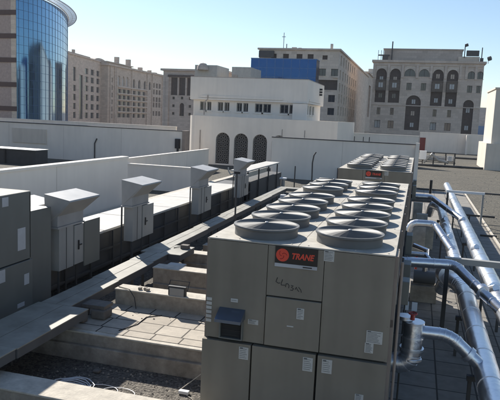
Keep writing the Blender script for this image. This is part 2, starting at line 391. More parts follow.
for x, z in ((8.8,22.9),(12.6,22.4)): f.tube([(x,151,20),(x,151,z)], .12, 6)
f.box(9.2, 12, 150.8, 151.1, 20.4, 21.7); f.tube([(8.8,151,22.8),(9.4,150.8,23)], .35, 8); f.tube([(14.0,150.6,19.8),(14.6,150.3,20)], .5, 8); f.tube([(14.1,150.8,18.8),(14.1,150.8,19.7)], .06, 5)
f.box(12.3, 13.0, 150.6, 151.5, 18.6, 20.0)
f.build('satellite_dish', 'steel', t)

# --- beige apartment block behind the white building
A, B = (-35.0, 130.), (-17.5, 130.)
t = thing('apartment_building', 'cream stone apartment block rising behind the blue glass box, with a long side facing right', 'building', (-26, 130, -18))
Yend = 205.
H = []
r = (300, 62)
H += win(A, B, (273.6, 285.8, 299.4, 310.5), (56.4,), 1.3, 1.0, kind='shut', ref=(299, 57))
H += win(A, B, (325,), (57.5,), 1.1, .9, kind='shut', ref=(325, 57))
H += win(A, B, (322.3, 334.5), (72.3,), 1.5, 1.5, ref=(325, 72))
H += win(A, B, (332.2,), (98.5, 111.5), 1.45, 1.5, ref=(330, 85))
H += [( *[on_wall(A, B, x, 85)[0] for x in (316, 337.3)], *[on_wall(A, B, 330, y)[1] for y in (90, 80)], False, 'shut')]
C2, D2 = (-17.5, 130.), (-17.5, Yend)
H2 = []
for y, n_, arch in ((60,7,False),(75,8,False),(88,8,False),(99,8,False),(111,8,False)):
    z = on_wall(C2, D2, 341, y)[1]
    for i in range(n_): u = 4+i*4.6; H2.append((u-.9, u+.9, z-1.0, z+.9, False, 'win'))
building(t, [A, B, D2, (-35, Yend)], -18, 18.9, {0: H, 1: H2}, 'stoneC', frame='frameD', cornice=(.35, .35), depth=.5)
box(-34.9, -31.6, 129.2, 129.99, 17.2, 18.6).build('roof_pergola', 'steel', t)
box(-18.5, -17.2, 129.6, 129.99, 13.2, 13.5).build('ledge', 'stoneC', t)
f = MB().tube([(-30.1,132,18.9),(-30.1,132,22.8)], .07, 5).tube([(-30.5,132,21.9),(-29.7,132,21.9)], .06, 5).tube([(-29.4,132,18.9),(-29.4,132,20.4)], .1, 5)
f.build('antenna_mast', 'steel', t)
[box(*q).build('roof_unit', 'duct', t) for q in ((-28, -27, 131, 132, 18.6, 19.6), (-26.6, -25.9, 131, 132, 18.6, 19.5), (-19.6, -19.1, 131, 131.6, 18.6, 20.4))]
# --- farther arcade block
A, B = (-18.0, 208.), (-18.0, 300.)
t = thing('arcade_building', 'tan stone building with tall dark arches, seen edge-on between cream and brown blocks', 'building', (-20, 240, -18))
H = [(8, 16, 6, 17, False, 'shut'), (22, 34, 4, 17, True, 'shut'), (40, 52, 4, 17, True, 'shut'), (60, 72, 4, 16, True, 'shut')]
H += [(3+5*i, 5+5*i, -1.5, 1, False, 'win') for i in range(16)]
building(t, [(-40, 208), A, B, (-40, 300)], -18, 20.5, {1: H}, 'stoneB', frame=None, cornice=(.5, .5), depth=1.2, sill=False)
[box(-18.5, -17, y, y+2, 21, 22.5).build('roof_unit', 'duct', t) for y in (215, 231, 262)]

# --- blue glass box
t = thing('blue_glass_block', 'low deep blue mirror glass block peeking over the white building', 'building', (-22, 100, -18))
box(-28.3, -17.1, 100, 103, -18, 14.0).build('glass_wall', 'bluep', t)
box(-28.35, -17.05, 99.95, 103.05, 14.0, 14.12).build('roof_edge', 'mull', t)
f = MB(); [f.box(x-.02, x+.02, 99.97, 99.998, -18, 14) for x in (-26.9,-25.5,-24.1,-22.7,-21.3,-19.9,-18.5)]; [f.box(-28.3,-17.1,99.965,99.996,z,z+.04) for z in (9.5,11.0,12.5)]
f.build('mullion', 'mull', t)

# --- left blocks
A = (on_y(67, 108, 200).x, 200.); B = (on_y(109, 108, 246).x, 246.)
t = thing('apartment_building', 'dull grey apartment block with small dark square windows right of the blue glass tower', 'building', (A[0], A[1], -18))
H = []
H += win(A, B, (86.6, 92.4, 98), (72.5, 80.5, 89.2, 98, 107, 115.5), 3.6, 2.3, ref=(92, 89))
H += win(A, B, (74.6,), (88, 97, 106, 115), 2.8, 2.3, ref=(74.6, 90))
u0, u1 = on_wall(A, B, 73.3, 75)[0], on_wall(A, B, 76, 75)[0]; H.append((u0, u1, on_wall(A,B,74.6,81)[1], on_wall(A,B,74.6,67)[1], False, 'win'))
u0, u1 = on_wall(A, B, 79.3, 90)[0], on_wall(A, B, 83, 90)[0]; H.append((u0, u1, on_wall(A,B,81,119)[1], on_wall(A,B,81,75)[1], False, 'win'))
z1 = on_wall(A, B, 90, 59.5)[1]
d = Vector((B[0]-A[0], B[1]-A[1])).normalized(); n = Vector((-d.y, d.x))
building(t, [A, B, (B[0]+n.x*25, B[1]+n.y*25), (A[0]+n.x*25, A[1]+n.y*25)], -18, z1, {0: H}, 'stoneA', frame=None, cornice=(.4, .5), depth=.5)
def at_u(u, k, z): return (A[0]+d.x*u+n.x*k, A[1]+d.y*u+n.y*k, z)
def ubox(u0, u1, k0, k1, z0, z1_, mb=None):
    mb = mb or MB(); return mb.add([at_u(u0,k0,z0),at_u(u1,k0,z0),at_u(u1,k1,z0),at_u(u0,k1,z0),at_u(u0,k0,z1_),at_u(u1,k0,z1_),at_u(u1,k1,z1_),at_u(u0,k1,z1_)],
        [(3,2,1,0),(4,5,6,7),(0,1,5,4),(1,2,6,5),(2,3,7,6),(3,0,4,7)])
ubox(.5, 26, 1, 8, z1-.4, z1+1.2).build('penthouse', 'stoneD', t)
ubox(1, 3, 1, 3, z1+1.2, z1+2.6).build('roof_unit', 'stoneD', t); ubox(9, 10, 1, 2, z1+1.2, z1+2.4).build('roof_unit', 'stoneD', t)
f = MB(); arc = [(36+8*math.cos(math.pi*i/12), z1-.2+1.9*math.sin(math.pi*i/12)) for i in range(13)]
k = len(arc); f.add([at_u(u,.2,z) for u,z in arc]+[at_u(u,6,z) for u,z in arc], [list(range(k)), list(range(k,2*k))[::-1]]+[(i,(i+1)%k,k+(i+1)%k,k+i) for i in range(k)])
f.build('curved_gable', 'stoneD', t)
# --- ornate block
A = (on_y(107.5, 110, 235).x, 235.); B = (on_y(163, 112, 300).x, 300.)
t = thing('ornate_building', 'tan ornate residential block with rows of tiny balconies and arched top windows', 'building', (A[0], A[1], -18))
d = Vector((B[0]-A[0], B[1]-A[1])).normalized(); n = Vector((-d.y, d.x)); L = (Vector(B)-Vector(A)).length
H = []
H += win(A, B, (112,), (80, 87.5, 95, 102, 109, 116), 1.5, 2, ref=(112, 90))
H += win(A, B, (119, 123.5, 127.5), (81,), 2.6, 4.2, True, 'curtain', ref=(123, 81))
H += win(A, B, (134, 139.5, 145, 150), (83.5,), 2.6, 4.0, True, 'win', ref=(134, 82))
H += win(A, B, (119.5, 124, 128.5, 134, 139, 144), (91.5, 97.5, 103.5, 109.5, 115.5), 4.2, 1.8, ref=(124, 91))
H += win(A, B, (153.8, 157, 159.8), (85.5, 92, 99.5, 105, 113.5), 2.8, 2.4, kind='shut', ref=(154, 92))
z1 = on_wall(A, B, 148, 73.5)[1]
building(t, [A, B, (B[0]+n.x*25, B[1]+n.y*25), (A[0]+n.x*25, A[1]+n.y*25)], -18, z1, {0: H}, 'stoneB', frame=None, cornice=(.8, .8), depth=.7, sill=False)
ua, ub = on_wall(A, B, 107.5, 80)[0]+.2, on_wall(A, B, 133, 80)[0]
ubox(ua, ub, .8, 18, z1, on_wall(A, B, 120, 64.5)[1]).build('upper_storey', 'stoneB', t)
ubox(ua, ub+.8, .2, 18, on_wall(A,B,120,64.5)[1], on_wall(A,B,120,63.5)[1]).build('roof_edge', 'stoneB', t)
ubox(ub, on_wall(A,B,145,80)[0], 1, 14, z1, on_wall(A, B, 138, 70.5)[1]).build('upper_storey', 'stoneB', t)
for u, w_, zz in ((14,1.2,4.9),(26,1.6,5.0),(40,1.5,2.6),(52,1.0,2.2),(58,2.5,1.6)): ubox(u, u+w_, 2, 4, z1, z1+zz).build('roof_unit', 'stoneD', t)
f = MB()
for y in (88, 94.5, 100.5, 106.5, 112.5):
    z = on_wall(A, B, 124, y)[1]; u0, u1 = on_wall(A,B,116.5,95)[0], on_wall(A,B,146,95)[0]
    ubox(u0, u1, -.9, -.005, z, z+.45, f)
f.build('balcony', 'stoneC', t)
f = MB()
for x in (110, 114.5, 116, 131.5, 146.8, 151.8, 162): u = on_wall(A, B, x, 95)[0]; ubox(u-.5, u+.5, -.5, -.004, -18, z1-.2, f)
f.build('pilaster', 'stoneB', t)
# --- block with dark loggia
A = (on_y(162.5, 110, 172).x, 172.); B = (on_y(222, 112, 172).x, 172.)
t = thing('loggia_building', 'dull grey stone block with a large dark recessed loggia beside the white building', 'building', (A[0], A[1], -18))
d = Vector((1, 0)); n = Vector((0, 1))
H = []
for x0, x1 in ((170.8,177.4),(178.8,185.3),(186.8,192.5)):
    H.append((on_wall(A,B,x0,85)[0], on_wall(A,B,x1,85)[0], on_wall(A,B,180,95.3)[1], on_wall(A,B,180,77.5)[1], False, 'shut'))
H += win(A, B, (173.5, 190), (98, 105.8, 113.5), .8, .8, ref=(175, 100))
H += win(A, B, (182,), (98,), .8, .8, ref=(182, 98)) + [(on_wall(A,B,179.5,108)[0], on_wall(A,B,184,108)[0], on_wall(A,B,182,116)[1], on_wall(A,B,182,103)[1], True, 'shut')]
z1 = on_wall(A, B, 180, 71)[1]
building(t, [A, B, (B[0], 190), (A[0], 190)], -18, z1, {0: H}, 'stoneD', frame='frameD', cornice=(.7, .6), depth=.6)
u0, u1 = on_wall(A,B,168.5,76)[0], on_wall(A,B,194,76)[0]
ubox(u0, u1, -.5, -.004, on_wall(A,B,180,77.2)[1], on_wall(A,B,180,75)[1]).build('canopy', 'shut', t)
ubox(u0-.6, u0+.3, -.4, -.003, -18, on_wall(A,B,180,77.3)[1]).build('pilaster', 'stoneD', t)
# --- distant skyline bits
t = thing('distant_block', 'pale blue-grey distant block low between the hotel and the cream block at right', 'building', (42, 420, -18))
box(30, 62, 420, 440, -18, 14).build('wall', 'stoneD', t); box(34, 50, 416, 419.9, -18, 5).build('annex', 'bluep', t)
box(28, 44, 424, 436, 14, 17).build('upper_storey', 'stoneD', t)
t = thing('distant_block', 'tiny hazy block at far left of the blue glass box, above the white roof', 'building', (-72, 300, -18))
box(-76, -64, 300, 315, -18, 24.5).build('wall', 'stoneD', t); box(-75, -70, 301, 305, 24.5, 26).build('roof_unit', 'duct', t)

# --- striped tower and blue glass tower
def proj_x(x, y, z=6.):
    v = Vector((x, y, z))-CAM; return 250+600*v.dot(RX)/v.dot(RF)
vd = Vector((-.507, .862)); ld = Vector((.862, .507))
sil = on_y(67.5, 60, 97.); ctr = Vector((sil.x, sil.y)) - ld*9.3; ea, eb = 9.3, 24.
ztop = on_y(67.5, 18.5, 97.).z
def ell(a, k=0.): a = math.radians(a); p = ctr + ld*((ea+k)*math.cos(a)) - vd*((eb+k)*math.sin(a)); return (p.x, p.y)
amax = 40
while proj_x(*ell(amax)) > 17.0: amax += 1
rng = list(range(-60, amax, 4))+[amax]; arc = [ell(a) for a in rng]
x1, YS = arc[-1]
t = thing('striped_tower', 'beige stone tower with thin brown horizontal bands at the left edge', 'building', (x1-8, YS, -18))
box(x1-18, x1-.8, YS-.05, YS+1.5, -18, 34).build('wall', 'pink', t)
box(x1-.8, x1, YS-.1, YS+.6, -18, 34).build('corner_pier', 'stoneC', t)
for y in (12.5, 36, 60, 84.5, 108.5):
    z = on_y(10, y, YS).z; box(x1-18.02, x1+.03, YS-.17, YS-.04, z-.33, z+.33).build('stone_band', 'band', t)
t = thing('glass_tower', 'tall curved blue mirror glass tower with a slatted sunshade ring at the top left', 'building', (-62, 100, -18))
def sheet(arc, z0, z1):
    k = len(arc); return MB().add([(x,y,z0) for x,y in arc]+[(x,y,z1) for x,y in arc], [(i,i+1,k+i+1,k+i) for i in range(k-1)])
g = sheet(arc, -18, ztop).build('curtain_wall', 'bglass', t)
for p in g.data.polygons: p.use_smooth = True
MB().prism([ell(a, -.1) for a in rng][::-1], ztop-.4, ztop-.1).build('roof', 'conc', t)
f = MB()
for a in rng: x, y = ell(a, .02); f.tube([(x, y, -18), (x, y, ztop)], .02, 4)
for z in [ztop-1.2*i for i in range(0, 19)]: f.tube([(*ell(a, .02), z) for a in rng], .018, 4)
f.build('mullion', 'mull', t)
f = MB()
for a in range(-58, amax, 2): f.tube([(*ell(a, -.3), ztop+.3), (*ell(a, 1.5), ztop+.4)], .05, 4)
f.tube([(*ell(a, 1.5), ztop+.42) for a in rng], .09, 6)
f.tube([(*ell(a, .1), ztop+.2) for a in rng], .09, 6)
f.tube([(*ell(a, .8), ztop+.38) for a in rng], .03, 4)
f.build('sunshade', 'wht', t)
# street blocks on the near side that the mirror glass shows
for i, (x, y, w, dd, h, m_, lab) in enumerate(((-62, 20, 16, 14, 12, 'stoneB', 'tan street block out of view that the mirror glass shows'),
        (-38, -30, 14, 16, 17, 'bluep', 'dark blue block behind the camera that the mirror glass shows'), (-95, 30, 14, 14, 10, 'stoneC', 'cream street block mirrored in the blue tower'),
        (-20, -60, 18, 14, 15, 'stoneD', 'grey block behind the camera mirrored in the blue tower'), (-66, -10, 12, 12, 15, 'stoneD', 'grey slab block mirrored at the foot of the blue tower'))):
    t = thing('street_block', lab, 'building', (x, y, -18)); hs = [(1.5+2.8*j, 2.9+2.8*j, z-.9, z+.9, False, 'win') for j in range(int(w/2.8)-0) if 2.9+2.8*j < w for z in (1, 4.3, 7.6)]
    hs2 = [(1.5+2.8*j, 2.9+2.8*j, z-.9, z+.9, False, 'win') for j in range(int(dd/2.8)) if 2.9+2.8*j < dd for z in (1, 4.3, 7.6)]
    building(t, [(x,y),(x+w,y),(x+w,y+dd),(x,y+dd)], -18, h, {2: hs, 3: hs2}, m_, frame=None, sill=False)

# ------------------------------------------------------------------ white building with arched screens
t = thing('white_building', 'white two-tier roof building with pierced arched screens and a row of small windows', 'building', (-13, 50, 0))
YB = 49.0
X0, X1 = -19.6, -6.35
A, B = (-17.3, YB), (X1, YB)
H = []
cols = [on_y(x, 140, YB).x-A[0] for x in (222.7, 241, 260, 279)]
for u in cols: H.append((u-.62, u+.62, .12, 2.78, True, 'dark'))
crn = [(-17.3+2.6*math.cos(math.radians(a)), YB+2.6+2.6*math.sin(math.radians(a))) for a in range(180, 270, 10)]
poly = [(-19.9, 62)] + crn + [A, B, (X1, 62)]
ei = poly.index(A)
building(t, poly, 0, 4.12, {ei: H}, 'white', frame=None, sill=False, depth=.3, wname='lower_wall', roofm='white')
# pierced grilles in the arches
for u in cols:
    xc = A[0]+u; r = .62; zc = 2.78-r; g = MB()
    def inside(x, z): return abs(x-xc) < r and z > .12 and (z < zc or (x-xc)**2+(z-zc)**2 < r*r)
    s_ = .38; rows = 10
    for iz in range(-1, rows):
        for ix in range(-3, 4):
            px, pz = xc+ix*s_+(s_/2 if iz % 2 else 0), .25+iz*s_*.866
            R_ = s_*.40
            for q in range(6):
                a0, a1 = math.radians(60*q+30), math.radians(60*q+90)
                p0 = (px+R_*math.cos(a0), pz+R_*math.sin(a0)); p1 = (px+R_*math.cos(a1), pz+R_*math.sin(a1))
                if inside(*p0) and inside(*p1): g.tube([(p0[0], YB+.15, p0[1]), (p1[0], YB+.15, p1[1])], .023, 4)
                pe = (px+s_*.5*math.cos(math.radians(60*q)), pz+s_*.5*math.sin(math.radians(60*q))); pm = (px+R_*.87*math.cos(math.radians(60*q)), pz+R_*.87*math.sin(math.radians(60*q)))
                if inside(*pe) and inside(*pm): g.tube([(pm[0], YB+.15, pm[1]), (pe[0], YB+.15, pe[1])], .026, 4)
            if inside(px, pz): g.tube([(px-.05, YB+.15, pz), (px+.05, YB+.15, pz)], .05, 5)
    arcp = [(xc+r*.97*math.cos(math.pi*i/14), YB+.14, zc+r*.97*math.sin(math.pi*i/14)) for i in range(15)]
    g.tube([(xc+r*.97, YB+.14, .12)]+arcp+[(xc-r*.97, YB+.14, .12)], .04, 4)
    g.build('pierced_screen', 'rust2', t)
# upper tier
YU = 52.0
A2, B2 = (-20.0, YU), (-9.7, YU); C2 = (-9.7, 60.5)
H = []
zt = lambda x, y: on_wall(A2, B2, x, y)[1]
for x0, x1_ in ((200,205.8),(207,211.3),(217.8,223),(224.4,229.4),(236.6,242),(243.2,248.2),(255,262.5),(263,271),(280,288.5),(289.5,297)):
    H.append((on_wall(A2,B2,x0,106)[0], on_wall(A2,B2,x1_,106)[0], 4.62, 5.4, False, 'win'))
H3 = [(.9, 1.9, 4.62, 5.4, False, 'win'), (2.4, 3.4, 4.62, 5.4, False, 'win'), (3.9, 4.9, 4.62, 5.4, False, 'win')]
A2n = (-20.0, YU)
building(t, [A2, B2, C2, (-20, 60.5)], 4.1, 5.55, {0: [h for h in H if h[0] > 0], 1: H3}, 'white', pane='glass', frame='frame', depth=.22, mull=1, wname='upper_wall')
box(-20.25, -9.45, YU-.25, 60.7, 5.553, 7.55).build('upper_band', 'white', t)
box(-19.2, -11.6, YU-.33, YU-.253, 5.75, 5.95).build('string_course', 'white', t)
box(-19.4, -11.2, YU-.38, YU-.253, 5.56, 5.7).build('string_course', 'white', t)
box(-9.447, -9.38, 52.6, 58.5, 5.75, 5.95).build('string_course', 'white', t)
box(-9.447, -9.33, 52.3, 59, 5.56, 5.7).build('string_course', 'white', t)
box(-20.25, -9.45, YU-.25, 60.7, 7.553, 7.62).build('coping', 'stoneD', t)
for z in (6.5, 6.75, 7.0): box(-9.45, -9.2, 57.9, 58.15, z, z+.17).build('wall_lamp', 'rub', t)
MB().tube([(-18.2,49.12,.0),(-18.2,49.12,2.9)], .05, 6).build('downpipe', 'stoneD', t)
MB().tube([(-18.8,51.6,4.2),(-18.8,51.6,5.3),(-18.5,51.6,5.6),(-18.5,51.6,6.0)], .05, 6).build('downpipe', 'stoneD', t)
box(-10.6, -9.4, 51.2, 51.74, 4.13, 5.5).build('corner_pier', 'white', t)
for x in (-10.9, -9.0): MB().tube([(x,48.9,2.7),(x,48.9,3.3)], .02, 5).build('rebar_stub', 'steel', t)
wb = thing('plant_room', 'small white rooftop plant room with a dark dish, left above the white building', 'plant room', (-32, 88, -18))
box(on_y(195,68,88).x, on_y(217,68,88).x, 88, 94, -18, on_y(205,65,88).z).build('wall', 'duct', wb)
p_ = on_y(203, 66, 87.6); MB().lathe(p_.x, p_.y, [(.9,p_.z-.6),(.85,p_.z-.1),(.5,p_.z+.35),(.02,p_.z+.5)], 14).build('dish', 'stoneD', wb, smooth=True)
wb = thing('plant_room', 'small white rooftop plant room immediately left of the blue glass box', 'plant room', (-26, 88, -18))
box(on_y(232,68,88).x, on_y(251,68,88).x, 88, 94, -18, on_y(240,67,88).z).build('wall', 'duct', wb)
box(on_y(233,68,88).x, on_y(238,68,88).x, 87.9, 88, 9.2, 10.4).build('door', 'stoneD', wb)

# ------------------------------------------------------------------ cooling unit (chiller)
XL, XR, YF, YE, ZT, ZB = -2.38, -.14, 6.84, 15.45, 2.72, .52
def sticker(x0, x1, z0, z1, y, parent, lines=3, name='sticker'):
    lines = lines*2 if lines > 1 else lines
    s_ = box(x0, x1, y-.004, y, z0, z1).build(name, 'sticker', parent)
    f = MB(); h = (z1-z0)/(lines+1)
    for i in range(1, lines+1): f.box(x0+.01, x1-.01-random.random()*(x1-x0)*.3, y-.006, y-.004, z0+h*i-.0022, z0+h*i+.0022)
    if lines > 3: f.box(x0+.012, x0+.05, y-.0065, y-.004, z1-h*.95, z1-h*.25)
    f.build('print', 'shroud', s_)
def make_chiller():
    t = thing('rooftop_chiller', 'large grey-brown rooftop chiller in the foreground with sixteen fan rings on its pale top', 'chiller', (-1.26, 6.84, 0), 'rooftop chillers with paired fans')
    box(XL+.03, XR-.05, YF+.05, YE, ZB, ZT-.02).build('inner_frame', 'dark', t)
    # top deck sheets
    d_ = MB(); ys = [YF-.004, 8.55, 10.25, 11.25, 12.9, 14.45, YE]
    for a, b in zip(ys, ys[1:]): d_.box(XL, -1.262, a+.004, b, ZT-.018, ZT); d_.box(-1.256, XR, a+.004, b, ZT-.018, ZT)
    s_ = d_
    for a in ys[1:-1]:
        for x in (-2.3,-1.9,-1.35,-1.15,-.6,-.22): s_.lathe(x, a+.06, [(.012,ZT),(.012,ZT+.006),(.001,ZT+.007)], 6)
    for x in (-2.3,-2.0,-1.35,-1.15,-.6,-.22): s_.lathe(x, YF+.07, [(.012,ZT),(.012,ZT+.006),(.001,ZT+.007)], 6)
    s_.build('top_deck', 'deck', t, bevel=.003)
    # front panels
    def scr(mb, x0, x1, z0, z1, y):
        nx = max(2, round((x1-x0)/.3)); nz = max(2, round((z1-z0)/.3))
        pts = [(x0+.03+(x1-x0-.06)*i/(nx-1), z) for i in range(nx) for z in (z0+.03, z1-.03)]+[(x, z0+.03+(z1-z0-.06)*i/(nz-1)) for i in range(1, nz-1) for x in (x0+.03, x1-.03)]
        for x, z in pts: mb.add([(x+.006*math.cos(a*1.047), y, z+.006*math.sin(a*1.047)) for a in range(6)]+[(x, y-.005, z)], [(a, (a+1)%6, 6) for a in range(6)])
        return mb
    def pan(x0, x1, z0, z1, y=YF, m='body', nm='front_panel', k=.045): return scr(box(x0+.004, x1-.004, y, YF+.06, z0+.004, z1-.004), x0, x1, z0, z1, y-.0005).build(nm, m, t)
    pan(XL, -1.62, 1.455, 2.70); pan(-1.62, -.94, 2.08, 2.70); pan(-.94, XR, 1.455, 2.70)
    c_ = box(-1.612, -.945, YF-.022, YF+.06, 1.462, 2.068).build('access_panel', 'body', t, bevel=.006)
    l1 = scr(box(-2.405, -1.775, YF-.03, YF+.06, .55, 1.43), -2.405,  -1.775, .55, 1.43, YF-.0305).build('lower_door', 'body', t)
    l2 = scr(box(-1.755, -.972, YF-.03, YF+.06, .55, 1.43), -1.755,  -.972, .55, 1.43, YF-.0305).build('lower_door', 'body', t)
    l3 = box(-.945, XR-.004, YF-.03, YF+.06, .55, 1.43).build('lower_door', 'body', t)
    # badge
    b = box(-1.53, -1.02, YF-.012, YF-.001, 2.497, 2.695).build('badge', 'badge', t)
    box(-1.53, -1.02, YF-.014, YF-.001, 2.452, 2.494).build('badge_strip', 'strip', b)
    box(-1.19, -1.08, YF-.016, YF-.014, 2.466, 2.48).build('small_print', 'ink', b)
    disc = MB(); disc.add([(-1.44+.078*math.cos(a), YF-.016, 2.596+.078*math.sin(a)) for a in [i*math.pi/18 for i in range(36)]]+[(-1.44+.078*math.cos(a), YF-.012, 2.596+.078*math.sin(a)) for a in [i*math.pi/18 for i in range(36)]],
        [list(range(36)), list(range(36,72))]+[(i,(i+1)%36,36+(i+1)%36,36+i) for i in range(36)]); disc.build('emblem_disc', 'red', b)
    sw = MB()
    for k2 in range(3):
        a0 = k2*2.09; sw.tube([(-1.44+.055*(1-j/9)*math.cos(a0+j*.25), YF-.017, 2.596+.055*(1-j/9)*math.sin(a0+j*.25)) for j in range(8)], .004, 4)
    sw.build('emblem_swirl', 'redD', b)
    me = text_mesh('TRANE', .098, .25, .0035); xs = [v.co.x for v in me.vertices]; w_ = max(xs)-min(xs); mn = min(xs)
    for v in me.vertices: x, y, z = v.co; v.co = (-1.325+(x-mn)*.27/w_-(-1.26), -.0145-z, 2.562+y)
    me.materials.clear(); me.materials.append(M['red']); o = bpy.data.objects.new('lettering', me); COL.objects.link(o); o.parent = b
    # scrawl LL n 3 M
    g = MB()
    def st(*p): g.tube([(-1.505+x*.33, YF-.003, 2.235+z*.33-x*.075) for x, z in p], .0042, 4)
    st((.05,.25),(.0,.08),(.08,.05),(.16,.08)); st((.24,.24),(.2,.08),(.2,.02),(.34,.06)); st((.36,.0),(.38,.13),(.44,.15),(.49,.1),(.48,.0))
    st((.56,.13),(.64,.14),(.58,.06),(.66,.04),(.62,-.04),(.54,-.05)); st((.72,.03),(.76,.13),(.8,.05),(.86,.0)); st((.84,.16),(.93,.08),(.95,.0))
    g.build('marker_scrawl', 'ink', t)
    # stickers
    sticker(-.95, -.83, 2.575, 2.70, YF-.0005, t); sticker(-2.06, -1.97, 1.94, 1.985, YF-.0005, t, 1); sticker(-1.83, -1.70, 1.69, 1.75, YF-.0005, t, 2)
    sticker(-1.23, -1.14, 1.84, 1.975, YF-.0225, t); sticker(-1.92, -1.80, 1.24, 1.395, YF-.0305, t); sticker(-1.12, -1.0, 1.215, 1.385, YF-.0305, t)
    sticker(-.89, -.77, 1.225, 1.395, YF-.0305, t); sticker(-.4, -.215, 1.66, 1.81, YF-.0005, t, 4); sticker(-.41, -.31, 1.54, 1.659, YF-.0005, t, 4)
    sticker(-.48, -.38, .93, 1.03, YF-.0305, t); sticker(-1.34, -1.26, 1.73, 1.745, YF-.0225, t, 0)
    for i in range(6): box(-2.375, -2.305, YF-.006, YF-.001, 1.925-i*.055, 1.962-i*.055).build('warning_strip', 'sticker', t)
    # control box with rain hood
    k_ = MB(); x0, x1, z0, z1 = -2.17, -1.9, 1.49, 1.78
    k_.box(x0-.015, x0, YF-.05, YF, z0-.015, z1+.015).box(x1, x1+.015, YF-.05, YF, z0-.015, z1+.015).box(x0, x1, YF-.05, YF, z0-.015, z0).box(x0, x1, YF-.05, YF, z1, z1+.015)
    kk = k_.build('control_display', 'unit', t); box(x0, x1, YF-.012, YF-.002, z0, z1).build('screen', 'dark', kk)
    f = MB(); [f.box(x0+.02, x1-.02, YF-.018, YF-.012, z0+.03+.06*i, z0+.035+.06*i) for i in range(4)]; f.build('keypad', 'coil', kk)
    f = MB(); f.add([(x0-.03,YF-.002,1.86),(x1+.03,YF-.002,1.86),(x1+.03,YF-.2,1.765),(x0-.03,YF-.2,1.765),(x0-.03,YF-.002,1.852),(x1+.03,YF-.002,1.852),(x1+.03,YF-.2,1.757),(x0-.03,YF-.2,1.757),
        (x0-.03,YF-.205,1.73),(x1+.03,YF-.205,1.73),(x0-.03,YF-.002,1.74),(x1+.03,YF-.002,1.74)],
        [(0,1,2,3),(4,5,6,7),(3,2,9,8),(0,3,8,10),(1,2,9,11)]); f.build('rain_hood', 'bluecov', kk)
    # long sides
    for x, sgn in ((XL, -1), (XR, 1)):
        sd = box(min(x, x-sgn*.04), max(x, x-sgn*.04), YF+.061, YE, 1.95, 2.70).build('side_coil', 'coil', t)
        f = MB(); ylist = [YF+.06, YF+.45, 8.6, 10.3, 11.3, 12.9, 14.4, YE-.08]
        for y in ylist: f.box(x-.02 if sgn > 0 else x-.03, x+.03 if sgn > 0 else x+.02, y, y+.07, ZB, 2.698)
        f.box(x-.02 if sgn > 0 else x-.03, x+.03 if sgn > 0 else x+.02, YF+.06, YE, ZB, ZB+.14)
        f.box(x-.02 if sgn > 0 else x-.028, x+.028 if sgn > 0 else x+.02, YF+.06, YE, 1.86, 1.95)
        f.build('side_frame', 'post', t)
    box(XR-.03, XR+.035, YF+.062, YF+.44, ZB+.141, 2.696).build('side_panel', 'body', t)
    pp = MB()
    for y in (8.3, 9.6, 11.0, 12.6, 14.0): pp.tube([(-.4,y,.9),(-.12,y,.9),(-.1,y,1.3),(-.1,y+.4,1.7)], .03, 6)
    pp.box(-.6,-.12,7.6,9.9,.7,1.3).box(-.6,-.12,10.6,13.9,.7,1.2); pp.build('compressor_piping', 'steel', t)
    for q in ((-.08, .04, 7.55, 7.8, 1.95, 2.25), (-.08,.05,9.6,9.95,1.55,2.0), (-.08,.05,12.2,12.6,1.6,2.0)): box(*q).build('junction_box', 'unit', t, bevel=.01)
    box(XL, XR, YE-.02, YE+.02, ZB, 2.7).build('rear_panel', 'body', t)
    f = MB().box(XL+.02, XL+.2, YF+.1, YE, .35, ZB).box(XR-.2, XR-.02, YF+.1, YE, .35, ZB); f.build('base_rail', 'steel', t)
    # fans
    ysf = [7.36+.84*k for k in range(5)]+[12.06, 12.87, 13.68]
    first = True
    for y in ysf:
        for x in (-1.78, -.72):
            if first: fan0 = make_fan(t, x, y); first = False; fx, fy = x, y
            else:
                c = copy_tree(fan0, t); c.location = Vector((x-fx, y-fy, 0))
                c.rotation_euler = (0, 0, 0)
    return t
def make_fan(t, cx, cy):
    R_ = .40; z = ZT
    s_ = MB().lathe(cx, cy, [(R_+.004,z+.001),(R_+.003,z+.03),(R_+.002,z+.08),(R_+.008,z+.1),(R_+.022,z+.112),(R_+.02,z+.132),(R_-.01,z+.132),(R_-.02,z+.12),(R_-.02,z+.0)], 40)
    sh = s_.build('fan_shroud', 'shroud', t, smooth=True)
    g = MB()
    for i in range(1, 33): rr_ = R_*i/32.2; g.ring(cx, cy, z+.128+.022*(1-(i/32)**2), rr_, .006, 28)
    g.build('fan_guard', 'guard', sh)
    MB().lathe(cx, cy, [(.001,z+.166),(.015,z+.165),(.022,z+.16),(.022,z+.148)], 12).build('guard_cap', 'strip', sh)
    b = MB()
    for q in range(5):
        a = 2*math.pi*q/5+.4; vs = []
        for r_, w_, tw in ((.09,.14,.045),(.24,.2,.035),(.37,.26,.02)):
            for sg in (-1, 1):
                an = a+sg*w_/r_/2*.6; vs.append((cx+r_*math.cos(an), cy+r_*math.sin(an), z+.06+sg*tw))
        b.add(vs, [(0,1,3,2),(2,3,5,4)])
    b.lathe(cx, cy, [(.001,z+.11),(.08,z+.1),(.09,z+.03)], 14); b.build('fan_blade', 'blade', sh)
    MB().add([(cx+(R_-.02)*math.cos(a), cy+(R_-.02)*math.sin(a), z+.004) for a in [i*math.pi/12 for i in range(24)]], [list(range(24))]).build('well', 'dark', sh)
    return sh
ch = make_chiller()
c2 = copy_tree(ch); c2.location = Vector((-1.24, 19.15, 0)); c2['label'] = 'second grey-brown chiller standing behind the foreground one, in front of the white wall'

